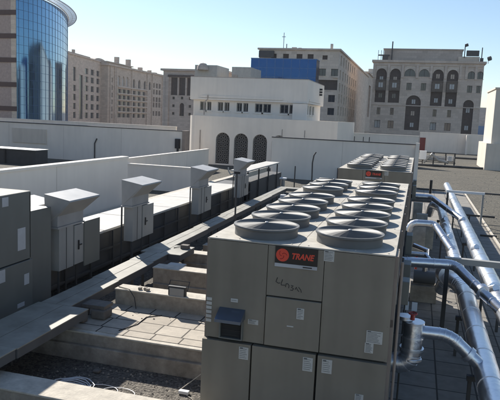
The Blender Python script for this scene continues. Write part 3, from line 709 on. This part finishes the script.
# ------------------------------------------------------------------ left chiller (in shade, partly in view)
t = thing('rooftop_chiller', 'dark grey-green chiller at the left edge, in shade with paper stickers on its side', 'chiller', (-7.7, 7, 0))
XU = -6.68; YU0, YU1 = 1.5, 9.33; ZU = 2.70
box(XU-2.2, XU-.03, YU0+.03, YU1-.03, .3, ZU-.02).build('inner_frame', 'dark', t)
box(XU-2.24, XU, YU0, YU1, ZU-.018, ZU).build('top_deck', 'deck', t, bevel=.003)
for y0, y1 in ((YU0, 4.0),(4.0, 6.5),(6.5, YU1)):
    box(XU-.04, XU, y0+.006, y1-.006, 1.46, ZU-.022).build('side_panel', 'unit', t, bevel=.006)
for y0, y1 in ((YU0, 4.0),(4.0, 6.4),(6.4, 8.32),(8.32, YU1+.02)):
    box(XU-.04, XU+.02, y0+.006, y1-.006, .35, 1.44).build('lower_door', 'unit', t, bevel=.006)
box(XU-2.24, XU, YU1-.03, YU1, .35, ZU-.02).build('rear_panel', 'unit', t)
box(XU-2.24, XU-.16, YU1+.003, 10.2, .35, 2.28).build('end_section_blocker', 'unit', t, bevel=.006)  # end body with added length and height to keep sun off the tray
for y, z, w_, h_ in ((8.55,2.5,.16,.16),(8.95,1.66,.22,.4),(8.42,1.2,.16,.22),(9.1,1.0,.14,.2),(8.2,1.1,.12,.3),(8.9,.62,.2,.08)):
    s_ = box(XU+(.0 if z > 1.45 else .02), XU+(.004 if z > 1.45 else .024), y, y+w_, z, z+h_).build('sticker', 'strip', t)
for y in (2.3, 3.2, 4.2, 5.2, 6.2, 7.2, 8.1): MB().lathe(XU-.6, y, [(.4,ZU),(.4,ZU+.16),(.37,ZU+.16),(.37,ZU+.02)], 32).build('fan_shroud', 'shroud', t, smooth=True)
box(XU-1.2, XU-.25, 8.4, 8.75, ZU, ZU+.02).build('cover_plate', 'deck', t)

# ------------------------------------------------------------------ ventilation hoods on cabinets
HG = 'hooded cabinets along the duct'
def make_hood():
    y0 = 10.32
    t = thing('hooded_cabinet', 'nearest grey sheet-metal hood cabinet, right beside the dark left chiller, its door ajar', 'vent cabinet', (-6.9, y0, 0), HG)
    h = MB(); P = [(-7.08,2.5),(-6.5,2.405),(-6.49,2.375),(-6.8,2.06),(-6.8,1.84),(-7.08,1.84)]
    ya, yb = y0, y0+1.16; na, nb = y0+.04, y0+1.0
    vs = [(P[0][0],ya,P[0][1]),(P[1][0],ya,P[1][1]),(P[2][0],ya,P[2][1]),(-6.8,na,2.06),(-6.8,na,1.84),(-7.08,na,1.84)]
    vs += [(P[0][0],yb,P[0][1]),(P[1][0],yb,P[1][1]),(P[2][0],yb,P[2][1]),(-6.8,nb,2.06),(-6.8,nb,1.84),(-7.08,nb,1.84)]
    h.add(vs, [(0,1,2,3,4,5),(6,7,8,9,10,11),(0,6,7,1),(1,7,8,2),(2,8,9,3),(3,9,10,4),(4,10,11,5),(5,11,6,0)])
    hd = h.build('hood', 'galv', t, bevel=.004)
    f = MB().box(-7.1, -6.78, y0+.02, y0+1.02, 1.80, 1.838); f.build('flange', 'galv', hd)
    c = box(-7.05, -6.8, y0+.1, y0+.62, .92, 1.8).build('cabinet', 'cab', t, bevel=.006)
    dr = box(-7.0, -6.78, y0+.64, y0+1.3, .94, 1.78).build('cabinet', 'cab', t, bevel=.006)
    f = MB().box(-6.775, -6.755, y0+.76, y0+.79, 1.25, 1.45).box(-6.775, -6.76, y0+.79, y0+.9, 1.33, 1.355); f.build('handle', 'rub', dr)
    box(-6.797, -6.79, y0+.35, y0+.355, .93, 1.79).build('seam', 'dark', c)
    for dx, dy in ((-7.08,.04),(-7.03,1.1),(-6.83,.12)):
        MB().box(dx-.016, dx+.016, y0+dy-.016, y0+dy+.016, 0, 1.8 if dx < -7.05 else .93).build('leg', 'steel', t)
    return t, hd
h0, _ = make_hood()
labs = ['second hooded cabinet from the left, its door handle showing, beside the lit cable tray', 'third hooded cabinet from the left, in front of the duct below the short white wall', 'farthest hooded cabinet, beside the thin pole with a cross arm']
for y, lb in zip((13.57, 18.33, 23.1), labs):
    c = copy_tree(h0); c.location.y = y; c['label'] = lb
c = copy_tree(h0); c.location = Vector((-7.55, 9.75, -.13)); c['label'] = 'partly hidden grey hood between the dark left chiller and the nearest hooded cabinet'
op = box(-6.78, -6.755, 11.3, 11.95, .84, 1.82).build('open_door', 'unit', h0, bevel=.004)

# ------------------------------------------------------------------ white-topped duct and its rack
t = thing('roof_duct', 'long duct with bright white top sheets on a dark steel rack behind the hooded cabinets', 'duct', (-8.2, 18, 0))
ys = [9.2, 11.4, 13.4, 15.6, 17.8, 20.2, 22.6, 25.4]
for a, b in zip(ys, ys[1:]):
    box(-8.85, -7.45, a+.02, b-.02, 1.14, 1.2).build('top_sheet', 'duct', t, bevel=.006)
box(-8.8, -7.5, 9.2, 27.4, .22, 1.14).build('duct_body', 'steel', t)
f = MB()
for y in [9.4+1.1*i for i in range(17)]:
    f.box(-7.46, -7.41, y, y+.05, 0, 1.13)
f.box(-7.47, -7.42, 9.2, 27.4, .68, .73).box(-7.47, -7.42, 9.2, 27.4, .3, .35); f.build('rack_frame', 'steel', t)
t = thing('canopy_strip', 'raised white strip on thin posts at the far end of the duct', 'canopy', (-7.7, 30, 0))
box(-8.2, -7.4, 26.3, 33, 1.68, 1.75).build('roof_sheet', 'duct', t)
for y in (26.6, 28.6, 30.6, 32.6): MB().box(-7.48, -7.42, y, y+.06, 0, 1.68).build('post', 'steel', t)
box(-8.3, -7.5, 26.3, 34, .0, 1.1).build('cabinet_row', 'steel', t)

# ------------------------------------------------------------------ cable tray (covered)
t = thing('cable_tray', 'wide covered cable tray in front of the hooded cabinets, sunlit in patches', 'cable tray', (-5.8, 12, 0))
segs = [(-6.5, -5.22, 2.0, 4.6), (-6.45, -5.22, 4.6, 7.0), (-6.3, -5.2, 7.0, 8.92), (-6.25, -5.56, 8.93, 10.7), (-6.28, -5.58, 10.71, 12.4), (-6.3, -5.62, 12.41, 13.3), (-6.45, -5.3, 13.31, 14.3),
        (-6.42, -5.85, 14.31, 16.9), (-6.45, -5.88, 16.91, 19.6), (-6.5, -5.92, 19.61, 22.6), (-6.52, -5.96, 22.61, 25.6), (-6.55, -6.0, 25.61, 28.8)]
for x0, x1, y0, y1 in segs:
    x0 += .06; x1 -= .04
    xm = (x0+x1)/2
    pl = MB().box(x0, xm-.006, y0, y1, .78, .80).box(xm+.006, x1, y0, y1, .78, .80).build('cover', 'tray', t, bevel=.004)
    box(x0+.03, x1-.012, y0+.01, y1-.01, .64, .779).build('tray_body', 'trayside', t)
    [box(x, x+.05, (y0+y1)/2, (y0+y1)/2+.05, 0, .64).build('leg', 'trayside', t) for x in ((x0+.1, x1-.15) if y0 > 8.9 else (x0+.1,))]
box(-6.55, -3.2, 28.81, 29.4, .66, .8).build('cross_tray', 'tray', t)
t2 = thing('junction_box', 'small olive box lying on the widened plate of the cable tray', 'box', (-5.55, 14.0, .8))
MB().box(-5.6, -5.4, 13.95, 14.12, .802, .9).build('case', 'wood', t2, bevel=.006); MB().tube([(-5.6,14.03,.84),(-5.7,13.98,.83),(-5.78,13.95,.812)], .012, 6).build('lead', 'rub', t2)

# ------------------------------------------------------------------ concrete plinth beams
BG = 'concrete plinth beams running under the chiller'
def beam(label, x0, x1, y0, y1, z1, step=.08):
    t = thing('concrete_beam', label, 'beam', ((x0+x1)/2, y0, 0), BG)
    h = z1*.0
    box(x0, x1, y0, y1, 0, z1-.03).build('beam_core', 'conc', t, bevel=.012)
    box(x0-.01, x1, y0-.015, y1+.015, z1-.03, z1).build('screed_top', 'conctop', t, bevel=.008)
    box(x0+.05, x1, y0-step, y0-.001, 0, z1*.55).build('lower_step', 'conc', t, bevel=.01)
beam('nearest concrete beam at the bottom left, its top half in bright sun', -8, -2.0, 6.42, 6.85, .5)
beam('concrete beam forming the front edge of the sunlit paving, above the pebbles', -6.7, -2.0, 8.66, 8.745, .482)
beam('concrete beam with a bright top just behind the sunlit paving, carrying the floodlight', -5.42, -2.0, 10.2, 10.52, .80)
beam('second shaded concrete beam behind the floodlight', -5.5, -2.0, 12.1, 12.45, .77)
beam('third concrete beam behind the floodlight, with a bright white top', -5.75, -2.0, 14.6, 14.95, .56)
beam('farthest concrete beam left of the chiller, reaching the cable tray', -5.8, -2.0, 16.2, 16.5, .45)

# ------------------------------------------------------------------ small things on the left
t = thing('floodlight', 'square grey floodlight leaning on the bright concrete beam left of the chiller', 'floodlight', (-4.55, 10.3, .86))
f = MB(); f.prism([(-4.78,10.06),(-4.36,10.06),(-4.36,10.14),(-4.78,10.14)], .68, 1.0); fo = f.build('housing', 'steel', t, bevel=.01)
box(-4.74, -4.4, 10.045, 10.058, .72, .96).build('lens', 'cab', t)
MB().tube([(-4.8,10.1,.9),(-4.8,10.24,1.08),(-4.34,10.24,1.08),(-4.34,10.1,.9)], .012, 6).build('bracket', 'steel', t)
for c_ in t.children: c_.data.transform(Matrix.Scale(.85, 4))
t.location += Vector((.42, .12, 0))
t = thing('timber_offcuts', 'pile of grey timber offcuts on the paving beside the cable tray', 'timber', (-5.9, 9.4, .49))
f = MB().box(-5.85, -5.15, 9.3, 9.62, .665, .73); f.build('plank', 'wood', t, bevel=.005)
MB().box(-5.8, -5.55, 9.25, 9.5, .492, .664).build('block', 'wood', t, bevel=.02); MB().box(-5.4, -5.12, 9.25, 9.55, .492, .664).build('block', 'wood', t, bevel=.03)
MB().box(-5.6, -5.38, 8.98, 9.15, .492, .6).build('block', 'wood', t, bevel=.03)
t = thing('timber_offcuts', 'small pale block and stones on the shaded beam under the widened tray plate', 'timber', (-5.3, 13.2, .4))
MB().box(-5.35, -4.95, 12.46, 12.76, .7, .75).build('plank', 'cab', t, bevel=.01); MB().box(-5.2,-5.1,12.55,12.65,0,.7).build('block', 'wood', t)
# cable coil
random.seed(11); f = MB()
for k in range(5):
    r0 = .16+.035*k; pts = [(-4.75+random.uniform(-.02,.02)+r0*1.1*math.cos(a), 7.62+r0*.9*math.sin(a), .03+.008*k+.012*math.sin(3*a+k)) for a in [j*math.pi/12 for j in range(25)]]; f.tube(pts, .008, 5, False)
for k in range(2):
    f.tube([(-4.3+.28*k+.26*math.cos(a), 7.7+.16*math.sin(a), .03) for a in [j*math.pi/12 for j in range(20)]], .006, 5, False)
f.tube([(-4.9,7.6,.03),(-5.4,7.5,.04),(-6.2,7.35,.03),(-6.9,7.5,.03)], .007, 5)
single('cable_coil', f, 'wht', 'loose coil of thin white cable on the dark pebbles', 'cable', smooth=True)
single('loose_wire', MB().tube([(-3.2,8.1,.03),(-2.95,8.5,.2),(-2.8,8.7,.5),(-2.6,8.95,.52),(-2.45,9.4,.51)], .007, 5).tube([(-3.2,8.1,.03),(-2.9,7.9,.02),(-2.6,8.0,.03),(-2.5,8.3,.05)], .007, 5), 'conctop', 'thin pale wire rising from the pebbles over the paving to the chiller', 'wire', smooth=True)
single('black_cable', MB().tube([(-4.65,8.9,.5),(-4.5,9.3,.5),(-4.52,9.7,.5),(-4.3,9.9,.5)], .008, 5).tube([(-5.4,10.3,.81),(-5.1,10.17,.82),(-4.95,10.08,.7),(-4.9,10.05,.5)], .008, 5), 'rub', 'thin black cable lying on the sunlit paving', 'cable', smooth=True)
single('plastic_scrap', box(-3.18, -3.02, 8.0, 8.08, .02, .07), 'wht', 'small white plastic scrap on the pebbles near the chiller foot', 'scrap', bevel=.01)
single('stone_chip', box(-4.75, -4.63, 8.2, 8.3, .012, .06), 'wood', 'brown stone chip on the dark pebbles below the beam', 'stone', bevel=.02)
t = thing('rubble', 'small lumps of rubble on the bright concrete beam beside the floodlight', 'rubble', (-4.95, 10.3, .86))
for dx, dy in ((0,0),(.1,.03),(.17,-.02)): MB().box(-4.98+dx, -4.91+dx, 10.27+dy, 10.35+dy, .801, .85).build('lump', 'conc', t, bevel=.015)
# pole with cross arm
t = thing('pole', 'thin upright pole with a short cross arm at the left rear of the chiller top', 'pole', (-5.1, 17.3, 0))
pz = on_y(237, 172, 17.3); pb = on_y(236.3, 215, 17.3); X_ = pz.x
MB().tube([(X_,17.3,0),(X_,17.3,pz.z)], .028, 8).build('post', 'steel', t)
MB().box(X_-.08, X_+.1, 17.27, 17.33, pz.z-.06, pz.z+.02).build('cross_arm', 'rub', t)
MB().tube([(X_-.05,17.3,pz.z-.03),(X_-.2,17.3,pz.z-.09),(X_-.27,17.3,pz.z+.02),(X_-.28,17.3,pz.z+.12)], .022, 6).build('hook', 'cab', t)
# vent pipes near the wall
t = thing('vent_pipe', 'tall bent dark rod standing in front of the white wall with dark coping', 'rod', (-6.4, 36, 0))
q0, q1 = on_y(312, 176, 36), on_y(314.5, 152, 36)
MB().tube([(q0.x,36,0),(q0.x,36,q0.z),(q0.x-.02,36,q0.z+.8),(q1.x-.02,36,q1.z-.2),(q1.x+.1,36,q1.z)], .045, 7).build('rod', 'steel', t)
t = thing('vent_pipe', 'short straight dark rod left of the bent one', 'rod', (-8, 36, 0)); q1 = on_y(295.3, 166, 36)
MB().tube([(q1.x,36,0),(q1.x,36,q1.z)], .04, 7).build('rod', 'steel', t)
t = thing('vent_pipe', 'thin dark pipe on the wall just left of the far chiller', 'pipe', (-5.7, 41.3, 0)); q1 = on_y(338.5, 168, 41.3)
MB().tube([(q1.x,41.3,0),(q1.x,41.3,q1.z)], .08, 7).build('pipe', 'steel', t)
t = thing('vent_stub', 'short white vent post with a flat cap near the end of the cable tray', 'vent', (-7.6, 31, 0)); q1 = on_y(283.2, 179, 31)
MB().tube([(q1.x,31,0),(q1.x,31,q1.z)], .1, 10).build('stub', 'cab', t); MB().box(q1.x-.17,q1.x+.17,30.85,31.15,q1.z,q1.z+.07).build('cap', 'wht', t)
t = thing('vent_stub', 'pale short pedestal at the far end of the lit cable tray', 'vent', (-5.6, 27, 0)); q1 = on_y(283, 197, 26.5)
MB().box(q1.x-.12,q1.x+.12,26.4,26.64,0,q1.z+.1).build('stub', 'wht', t)
# dark roof unit at far left
t = thing('air_handler', 'low dark louvred roof unit with a pale fan cover against the left screen wall', 'roof unit', (-25, 36, 0))
xa, xb = on_y(-12, 155, 38).x, on_y(35.5, 155, 38).x
box(xa, xb, 38, 39.5, .0, 1.05).build('casing', 'steel', t); box(xa-.05, xb+.05, 37.9, 39.6, 1.05, 1.1).build('lid', 'cab', t)
xc = on_y(16, 155, 38).x; MB().box(xc-.95, xc-.85, 37.9, 38, .0, 1.05).build('corner_strip', 'rub', t)
o = MB().lathe(0, 0, [(.55,0),(.5,.12),(.3,.2),(.01,.22)], 16).build('fan_cover', 'cab', t, smooth=True)
o.data.transform(Matrix.Translation(Vector((xc, 37.98, .5))-Vector((-25,36,0))) @ Matrix.Rotation(math.pi/2, 4, 'X'))

# ------------------------------------------------------------------ clad pipes on the right
def arcpts(p0, p1, p2, k=.5, n=6):
    p0, p1, p2 = map(Vector, (p0, p1, p2)); a = p1+(p0-p1)*k; b = p1+(p2-p1)*k
    return [a*(1-t_)**2+p1*2*t_*(1-t_)+b*t_*t_ for t_ in [i/n for i in range(n+1)]]
def pipe(t, pts, r, name='pipe_run', m='clad', n=20, bands=1.0):
    path = [Vector(pts[0])]
    for a, b, c in zip(pts, pts[1:], pts[2:]):
        a, b, c = map(Vector, (a, b, c)); ra = min(.9, 1.6*r/(a-b).length, .5); rc = min(.9, 1.6*r/(c-b).length, .5)
        A_ = b+(a-b)*ra; C_ = b+(c-b)*rc
        path += [A_*(1-q)**2+b*2*q*(1-q)+C_*q*q for q in (0,.25,.5,.75,1)]
    path.append(Vector(pts[-1]))
    o = MB().tube(path, r, n).build(name, m, t, smooth=True)
    if bands:
        f = MB()
        for a, b in zip(pts, pts[1:]):
            a, b = Vector(a), Vector(b); L_ = (b-a).length; d_ = (b-a)/L_; k_ = int(L_/bands)
            s0 = .25*bands
            while s0 < L_-.1:
                c_ = a+d_*s0; f.tube([c_-d_*.012, c_+d_*.014], r+.007, n); s0 += bands
        for i in range(0, len(path)-1): 
            if 0 < i: 
                d_ = (path[i+1]-path[i]).normalized(); f.tube([path[i]-d_*.006, path[i]+d_*.008], r+.005, n)
        f.build('cladding_seam', 'clad2', o, smooth=True)
    return o
PG = 'silver clad water mains beside the chiller'
ml = thing('water_main', 'near silver clad main whose fat elbow turns towards the foreground chiller', 'pipe', (1.13, 6, 0), PG)
pipe(ml, [(1.13,1.5,.95),(1.13,12.6,.95),(.86,13.4,.95),(.78,13.9,.55)], .165)
MB().tube([(.86,13.3,1.0),(.80,13.62,.98)], .21, 18).build('end_cap', 'clad2', ml, smooth=True)
m2 = thing('water_main', 'far silver clad main ending in an elbow near the rear of the foreground chiller', 'pipe', (1.1, 20, 0), PG)
pipe(m2, [(1.12,14.3,.9),(1.1,25.2,.9),(.8,26.2,.9),(.7,26.6,.4)], .16)
mr = thing('water_main', 'longest silver clad main, outermost of the three, running back along the gravel edge', 'pipe', (1.75, 18, 0), PG)
pipe(mr, [(1.72,1.0,1.0),(1.68,34,1.0)], .175)
for t_, x, y in ((m2,1.12,17.4),(m2,1.12,20.6),(mr,1.69,16.2),(mr,1.69,20.9),(mr,1.69,12.2)):
    f = MB().box(x-.21, x-.12, y-.15, y+.15, .98, 1.16) if False else MB().tube([(x-.12,y-.1,1.12),(x-.05,y-.28,1.2)], .07, 10)
    f.build('drain_stub', 'clad2', t_, smooth=True)
def saddle(t, x, y, z):
    MB().box(x-.22, x+.22, y-.04, y+.04, z-.24, z-.17).build('saddle', 'steel', t); [box(x+k_, x+k_+.05, y-.03, y+.03, 0, z-.24).build('leg', 'steel', t) for k_ in (-.2, .15)]
for y in (8.5, 11.2): saddle(ml, 1.13, y, .95)
for y in (16, 19.5, 23): saddle(m2, 1.12, y, .9)
for y in (8.7, 12.9, 18.3, 23.8, 29.5): saddle(mr, 1.69, y, 1.0)
BG2 = 'silver branch pipes from the chiller to the mains'
b1 = thing('branch_pipe', 'nearest silver branch with an upright capped leg and elbow at the chiller side', 'pipe', (.1, 8.2, 0), BG2)
pipe(b1, [(-.2,8.25,.92),(.14,8.25,.92),(.14,8.3,1.5)], .14, bands=.3)
MB().tube([(.14,8.3,1.49),(.14,8.3,1.52)], .15, 18).build('flange', 'clad2', b1, smooth=True)
MB().tube([(.14,8.29,1.12),(.14,8.29,1.15)], .165, 18).build('flange', 'clad2', b1, smooth=True)
MB().tube([(.02,8.32,1.53),(.02,8.32,1.58)], .11, 16).build('end_cap', 'clad2', b1, smooth=True)
pipe(b1, [(.14,8.3,1.38),(.62,8.32,1.38),(1.08,8.3,.99)], .088, bands=.45)
f = MB().tube([(.12,8.25,1.55),(.12,8.25,1.63)], .03, 8); f.ring(.12, 8.25, 1.64, .055, .012, 14); f.build('valve_wheel', 'valve', b1)
b1b = MB().tube([(.86,8.31,1.17),(.91,8.31,1.13)], .115, 16).build('collar', 'clad2', b1, smooth=True)
b2 = thing('branch_pipe', 'second silver branch, level with the strut, sloping to the outer main', 'pipe', (.3, 11.9, 0), BG2)
pipe(b2, [(-.14,11.75,1.56),(.86,11.95,1.56),(1.62,10.9,1.06)], .095, bands=.5)
MB().tube([(1.3,11.32,1.3),(1.34,11.25,1.27)], .125, 16).build('collar', 'clad2', b2, smooth=True)
b3 = thing('branch_pipe', 'third silver branch between the two chillers, sloping to the inner main', 'pipe', (.3, 17, 0), BG2)
pipe(b3, [(-.14,17.0,.9),(.0,17.0,1.5),(.62,17.1,1.5),(1.1,16.1,.98)], .1, bands=.5)
b4 = thing('branch_pipe', 'farthest silver branch beside the second chiller, with a valve', 'pipe', (.3, 24, 0), BG2)
pipe(b4, [(-.14,23.5,1.5),(.66,23.5,1.5),(1.63,21.5,1.06)], .1, bands=.6)
MB().tube([(.7,27.5,1.2),(.7,27.5,1.8)], .06, 8).build('valve_stem', 'rub', b4)
pipe(b4, [(-.1,26.4,1.1),(.75,26.4,1.1)], .18, bands=.4)
for (x, y, z, s_), lb in zip(((.25,20.2,.95,.22),(.55,21.0,.9,.2),(.35,22.4,1.0,.2),(.2,24.8,1.1,.18)), ('nearest pale plinth block among the pipes beside the second chiller',
        'second pale plinth block, closest to the inner main', 'third pale plinth block behind the other two', 'farthest pale plinth block against the second chiller')):
    single('pump_plinth', box(x-s_, x+s_, y-.15, y+.15, 0, z), 'conctop', lb, 'plinth', 'plinth blocks beside the second chiller', bevel=.01)
t = thing('pump_set', 'small pump and fittings in the shade between the two chillers', 'pump', (.3, 14.5, 0))
MB().tube([(.15,14.6,.6),(.65,14.6,.6)], .16, 14).build('motor', 'shroud', t, smooth=True); MB().box(.1,.7,14.4,14.8,0,.42).build('base', 'conc', t)
MB().tube([(.4,14.6,.7),(.4,14.6,1.25),(.1,14.8,1.3)], .06, 10).build('riser', 'clad', t, smooth=True); f = MB().tube([(.2,15.6,.03),(.2,15.6,.9)], .03, 8); f.ring(.2,15.6,.92,.09,.014,16); f.build('valve_wheel', 'valve', t)
MB().tube([(-.1,13.1,1.45),(.35,13.1,1.45),(.5,12.7,1.35)], .05, 10).build('small_pipe', 'clad', t, smooth=True)
# struts and frames
t = thing('pipe_support', 'grey steel strut lying across both mains just beyond the second branch', 'strut', (1.5, 12.6, 0))
MB().box(.72, 3.2, 12.62, 12.76, 1.42, 1.54).build('beam', 'cab', t, bevel=.006); MB().box(.74,.82,12.63,12.75,0,1.42).build('post', 'steel', t); MB().box(3.1,3.18,12.63,12.75,0,1.42).build('post', 'brass', t)
t = thing('pipe_support', 'pale goalpost frame over the outer main near the second chiller', 'frame', (2.2, 27, 0))
MB().box(1.35, 2.9, 27.0, 27.08, 1.36, 1.46).build('beam', 'wht', t); MB().box(2.8, 2.88, 27.0, 27.08, 0, 1.36).build('post', 'cab', t); MB().box(1.37,1.45,27.0,27.08,0,1.36).build('post', 'steel', t)
t = thing('pipe_support', 'low dark bracket on the paving right of the outer main', 'bracket', (2.6, 26.6, 0))
MB().box(2.0, 3.5, 27.9, 27.98, .28, .36).build('beam', 'rub', t); MB().box(2.4,2.48,27.9,27.98,0,.28).build('post', 'rub', t)
single('floor_grating', MB().box(2.6,3.2,24.4,24.5,.03,.1), 'rub', 'short dark bar on the sunlit strip of paving', 'bar')
# conduits between chillers and posts along the chiller side
t = thing('cable_post', 'dusty brown conduit bundle rising beside the right front corner of the foreground chiller', 'conduit', (-.05, 7.6, 0))
MB().tube([(-.06,7.0,0),(-.06,7.0,2.62)], .016, 8).build('conduit', 'post', t); MB().tube([(-.0,8.9,0),(-.0,8.9,1.7),(-.08,8.9,1.8)], .014, 8).build('conduit', 'steel', t)
t = thing('label_plates', 'two small white plates on posts beside the chiller', 'plates', (.05, 11, 0))
for x in (-.02, .12): MB().box(x, x+.09, 10.3, 10.31, 1.05, 1.2).build('plate', 'wht', t); MB().box(x+.03, x+.05, 10.312, 10.33, 0, 1.2).build('stake', 'steel', t)
# far roof
t = thing('pipe_rack', 'far rack of pale pipes and fittings standing on the gravel before the end wall', 'pipe rack', (1.8, 66, 0))
f = MB()
for x in (-.1, .6, 1.7, 2.9, 3.8): f.box(x-.05, x+.05, 65.5, 65.6, 0, 1.35); f.box(x-.05, x+.05, 66.5, 66.6, 0, 1.35)
f.box(-.2, 3.9, 65.5, 65.6, 1.3, 1.38).box(-.2, 3.9, 66.5, 66.6, 1.3, 1.38).box(-.2,3.9,65.5,65.6,.35,.42); f.build('frame', 'steel', t)
f = MB()
for i in range(4): f.tube([(-.2,65.8+.2*i,.6+.1*i),(3.8,65.8+.2*i,.55+.12*i)], .09, 8)
f.tube([(.7,65.3,.3),(1.5,65.3,1.2),(2.2,65.3,.6),(3.2,65.3,.4)], .14, 8); f.build('pipe_run', 'cab', t, smooth=True)
MB().box(.25,.95,65.2,65.7,.6,1.5).build('panel_box', 'wht', t); MB().tube([(3.3,65.2,.6),(3.3,65.2,1.1)], .3, 10).build('vessel', 'strip', t)
single('ground_pipe', MB().tube([(-2,64.2,.12),(6.5,64.2,.12)], .11, 8), 'steel', 'dark pipe along the gravel in front of the far rack', 'pipe')
single('ground_pipe', MB().tube([(0,82,.14),(9.8,82,.14)], .12, 8), 'steel', 'dark pipe along the gravel behind the far rack', 'pipe')
single('ground_pipe', MB().tube([(.2,40.6,.05),(12,40.2,.05)], .045, 8), 'steel', 'nearer dark pipe crossing the gravel from the end of the white wall', 'pipe')
# kerb along paving, debris on the gravel
single('paving_kerb', box(3.052, 3.13, -2, 40, 0, .07), 'conctop', 'low kerb between the paved strip and the gravel on the right', 'kerb')


# ------------------------------------------------------------------ loose stones
random.seed(5); f = MB()
for i in range(420):
    if i < 260: x, y, z = random.uniform(-5.6,-2.4), random.uniform(6.9, 8.5), .012
    elif i < 275: x, y, z = random.uniform(-5.2,-2.4), random.uniform(9.6, 10.0), .49
    else: x, y, z = random.uniform(3.2, 12), random.uniform(26, 60), .0
    k = random.uniform(.008, .026) if i < 275 else random.uniform(.02, .06); a = random.random()*3
    c_, s_ = math.cos(a)*k, math.sin(a)*k
    f.add([(x+c_,y+s_,z),(x-s_,y+c_,z),(x-c_*.9,y-s_*1.1,z),(x+s_,y-c_,z),(x+c_*.3,y+s_*.2,z+k*.9),(x-c_*.4,y-s_*.3,z+k*.8)], [(0,1,4),(1,5,4),(1,2,5),(2,3,5),(3,4,5),(3,0,4)])
o = f.build('loose_stones', 'conc'); tag(o, 'scattered loose stones and chips on the roof', 'stones', None, 'stuff')

# ------------------------------------------------------------------ thin city haze
hm = bpy.data.materials.new('haze'); hm.use_nodes = True; N = hm.node_tree.nodes; N.remove(N['Principled BSDF'])
pv = N.new('ShaderNodeVolumePrincipled'); pv.inputs['Color'].default_value = (.9, .93, 1, 1); pv.inputs['Density'].default_value = .00022
hm.node_tree.links.new(pv.outputs[0], N['Material Output'].inputs['Volume'])
o = box(-140, 110, -80, 460, -19, 42).build('haze', hm); o['kind'] = 'stuff'
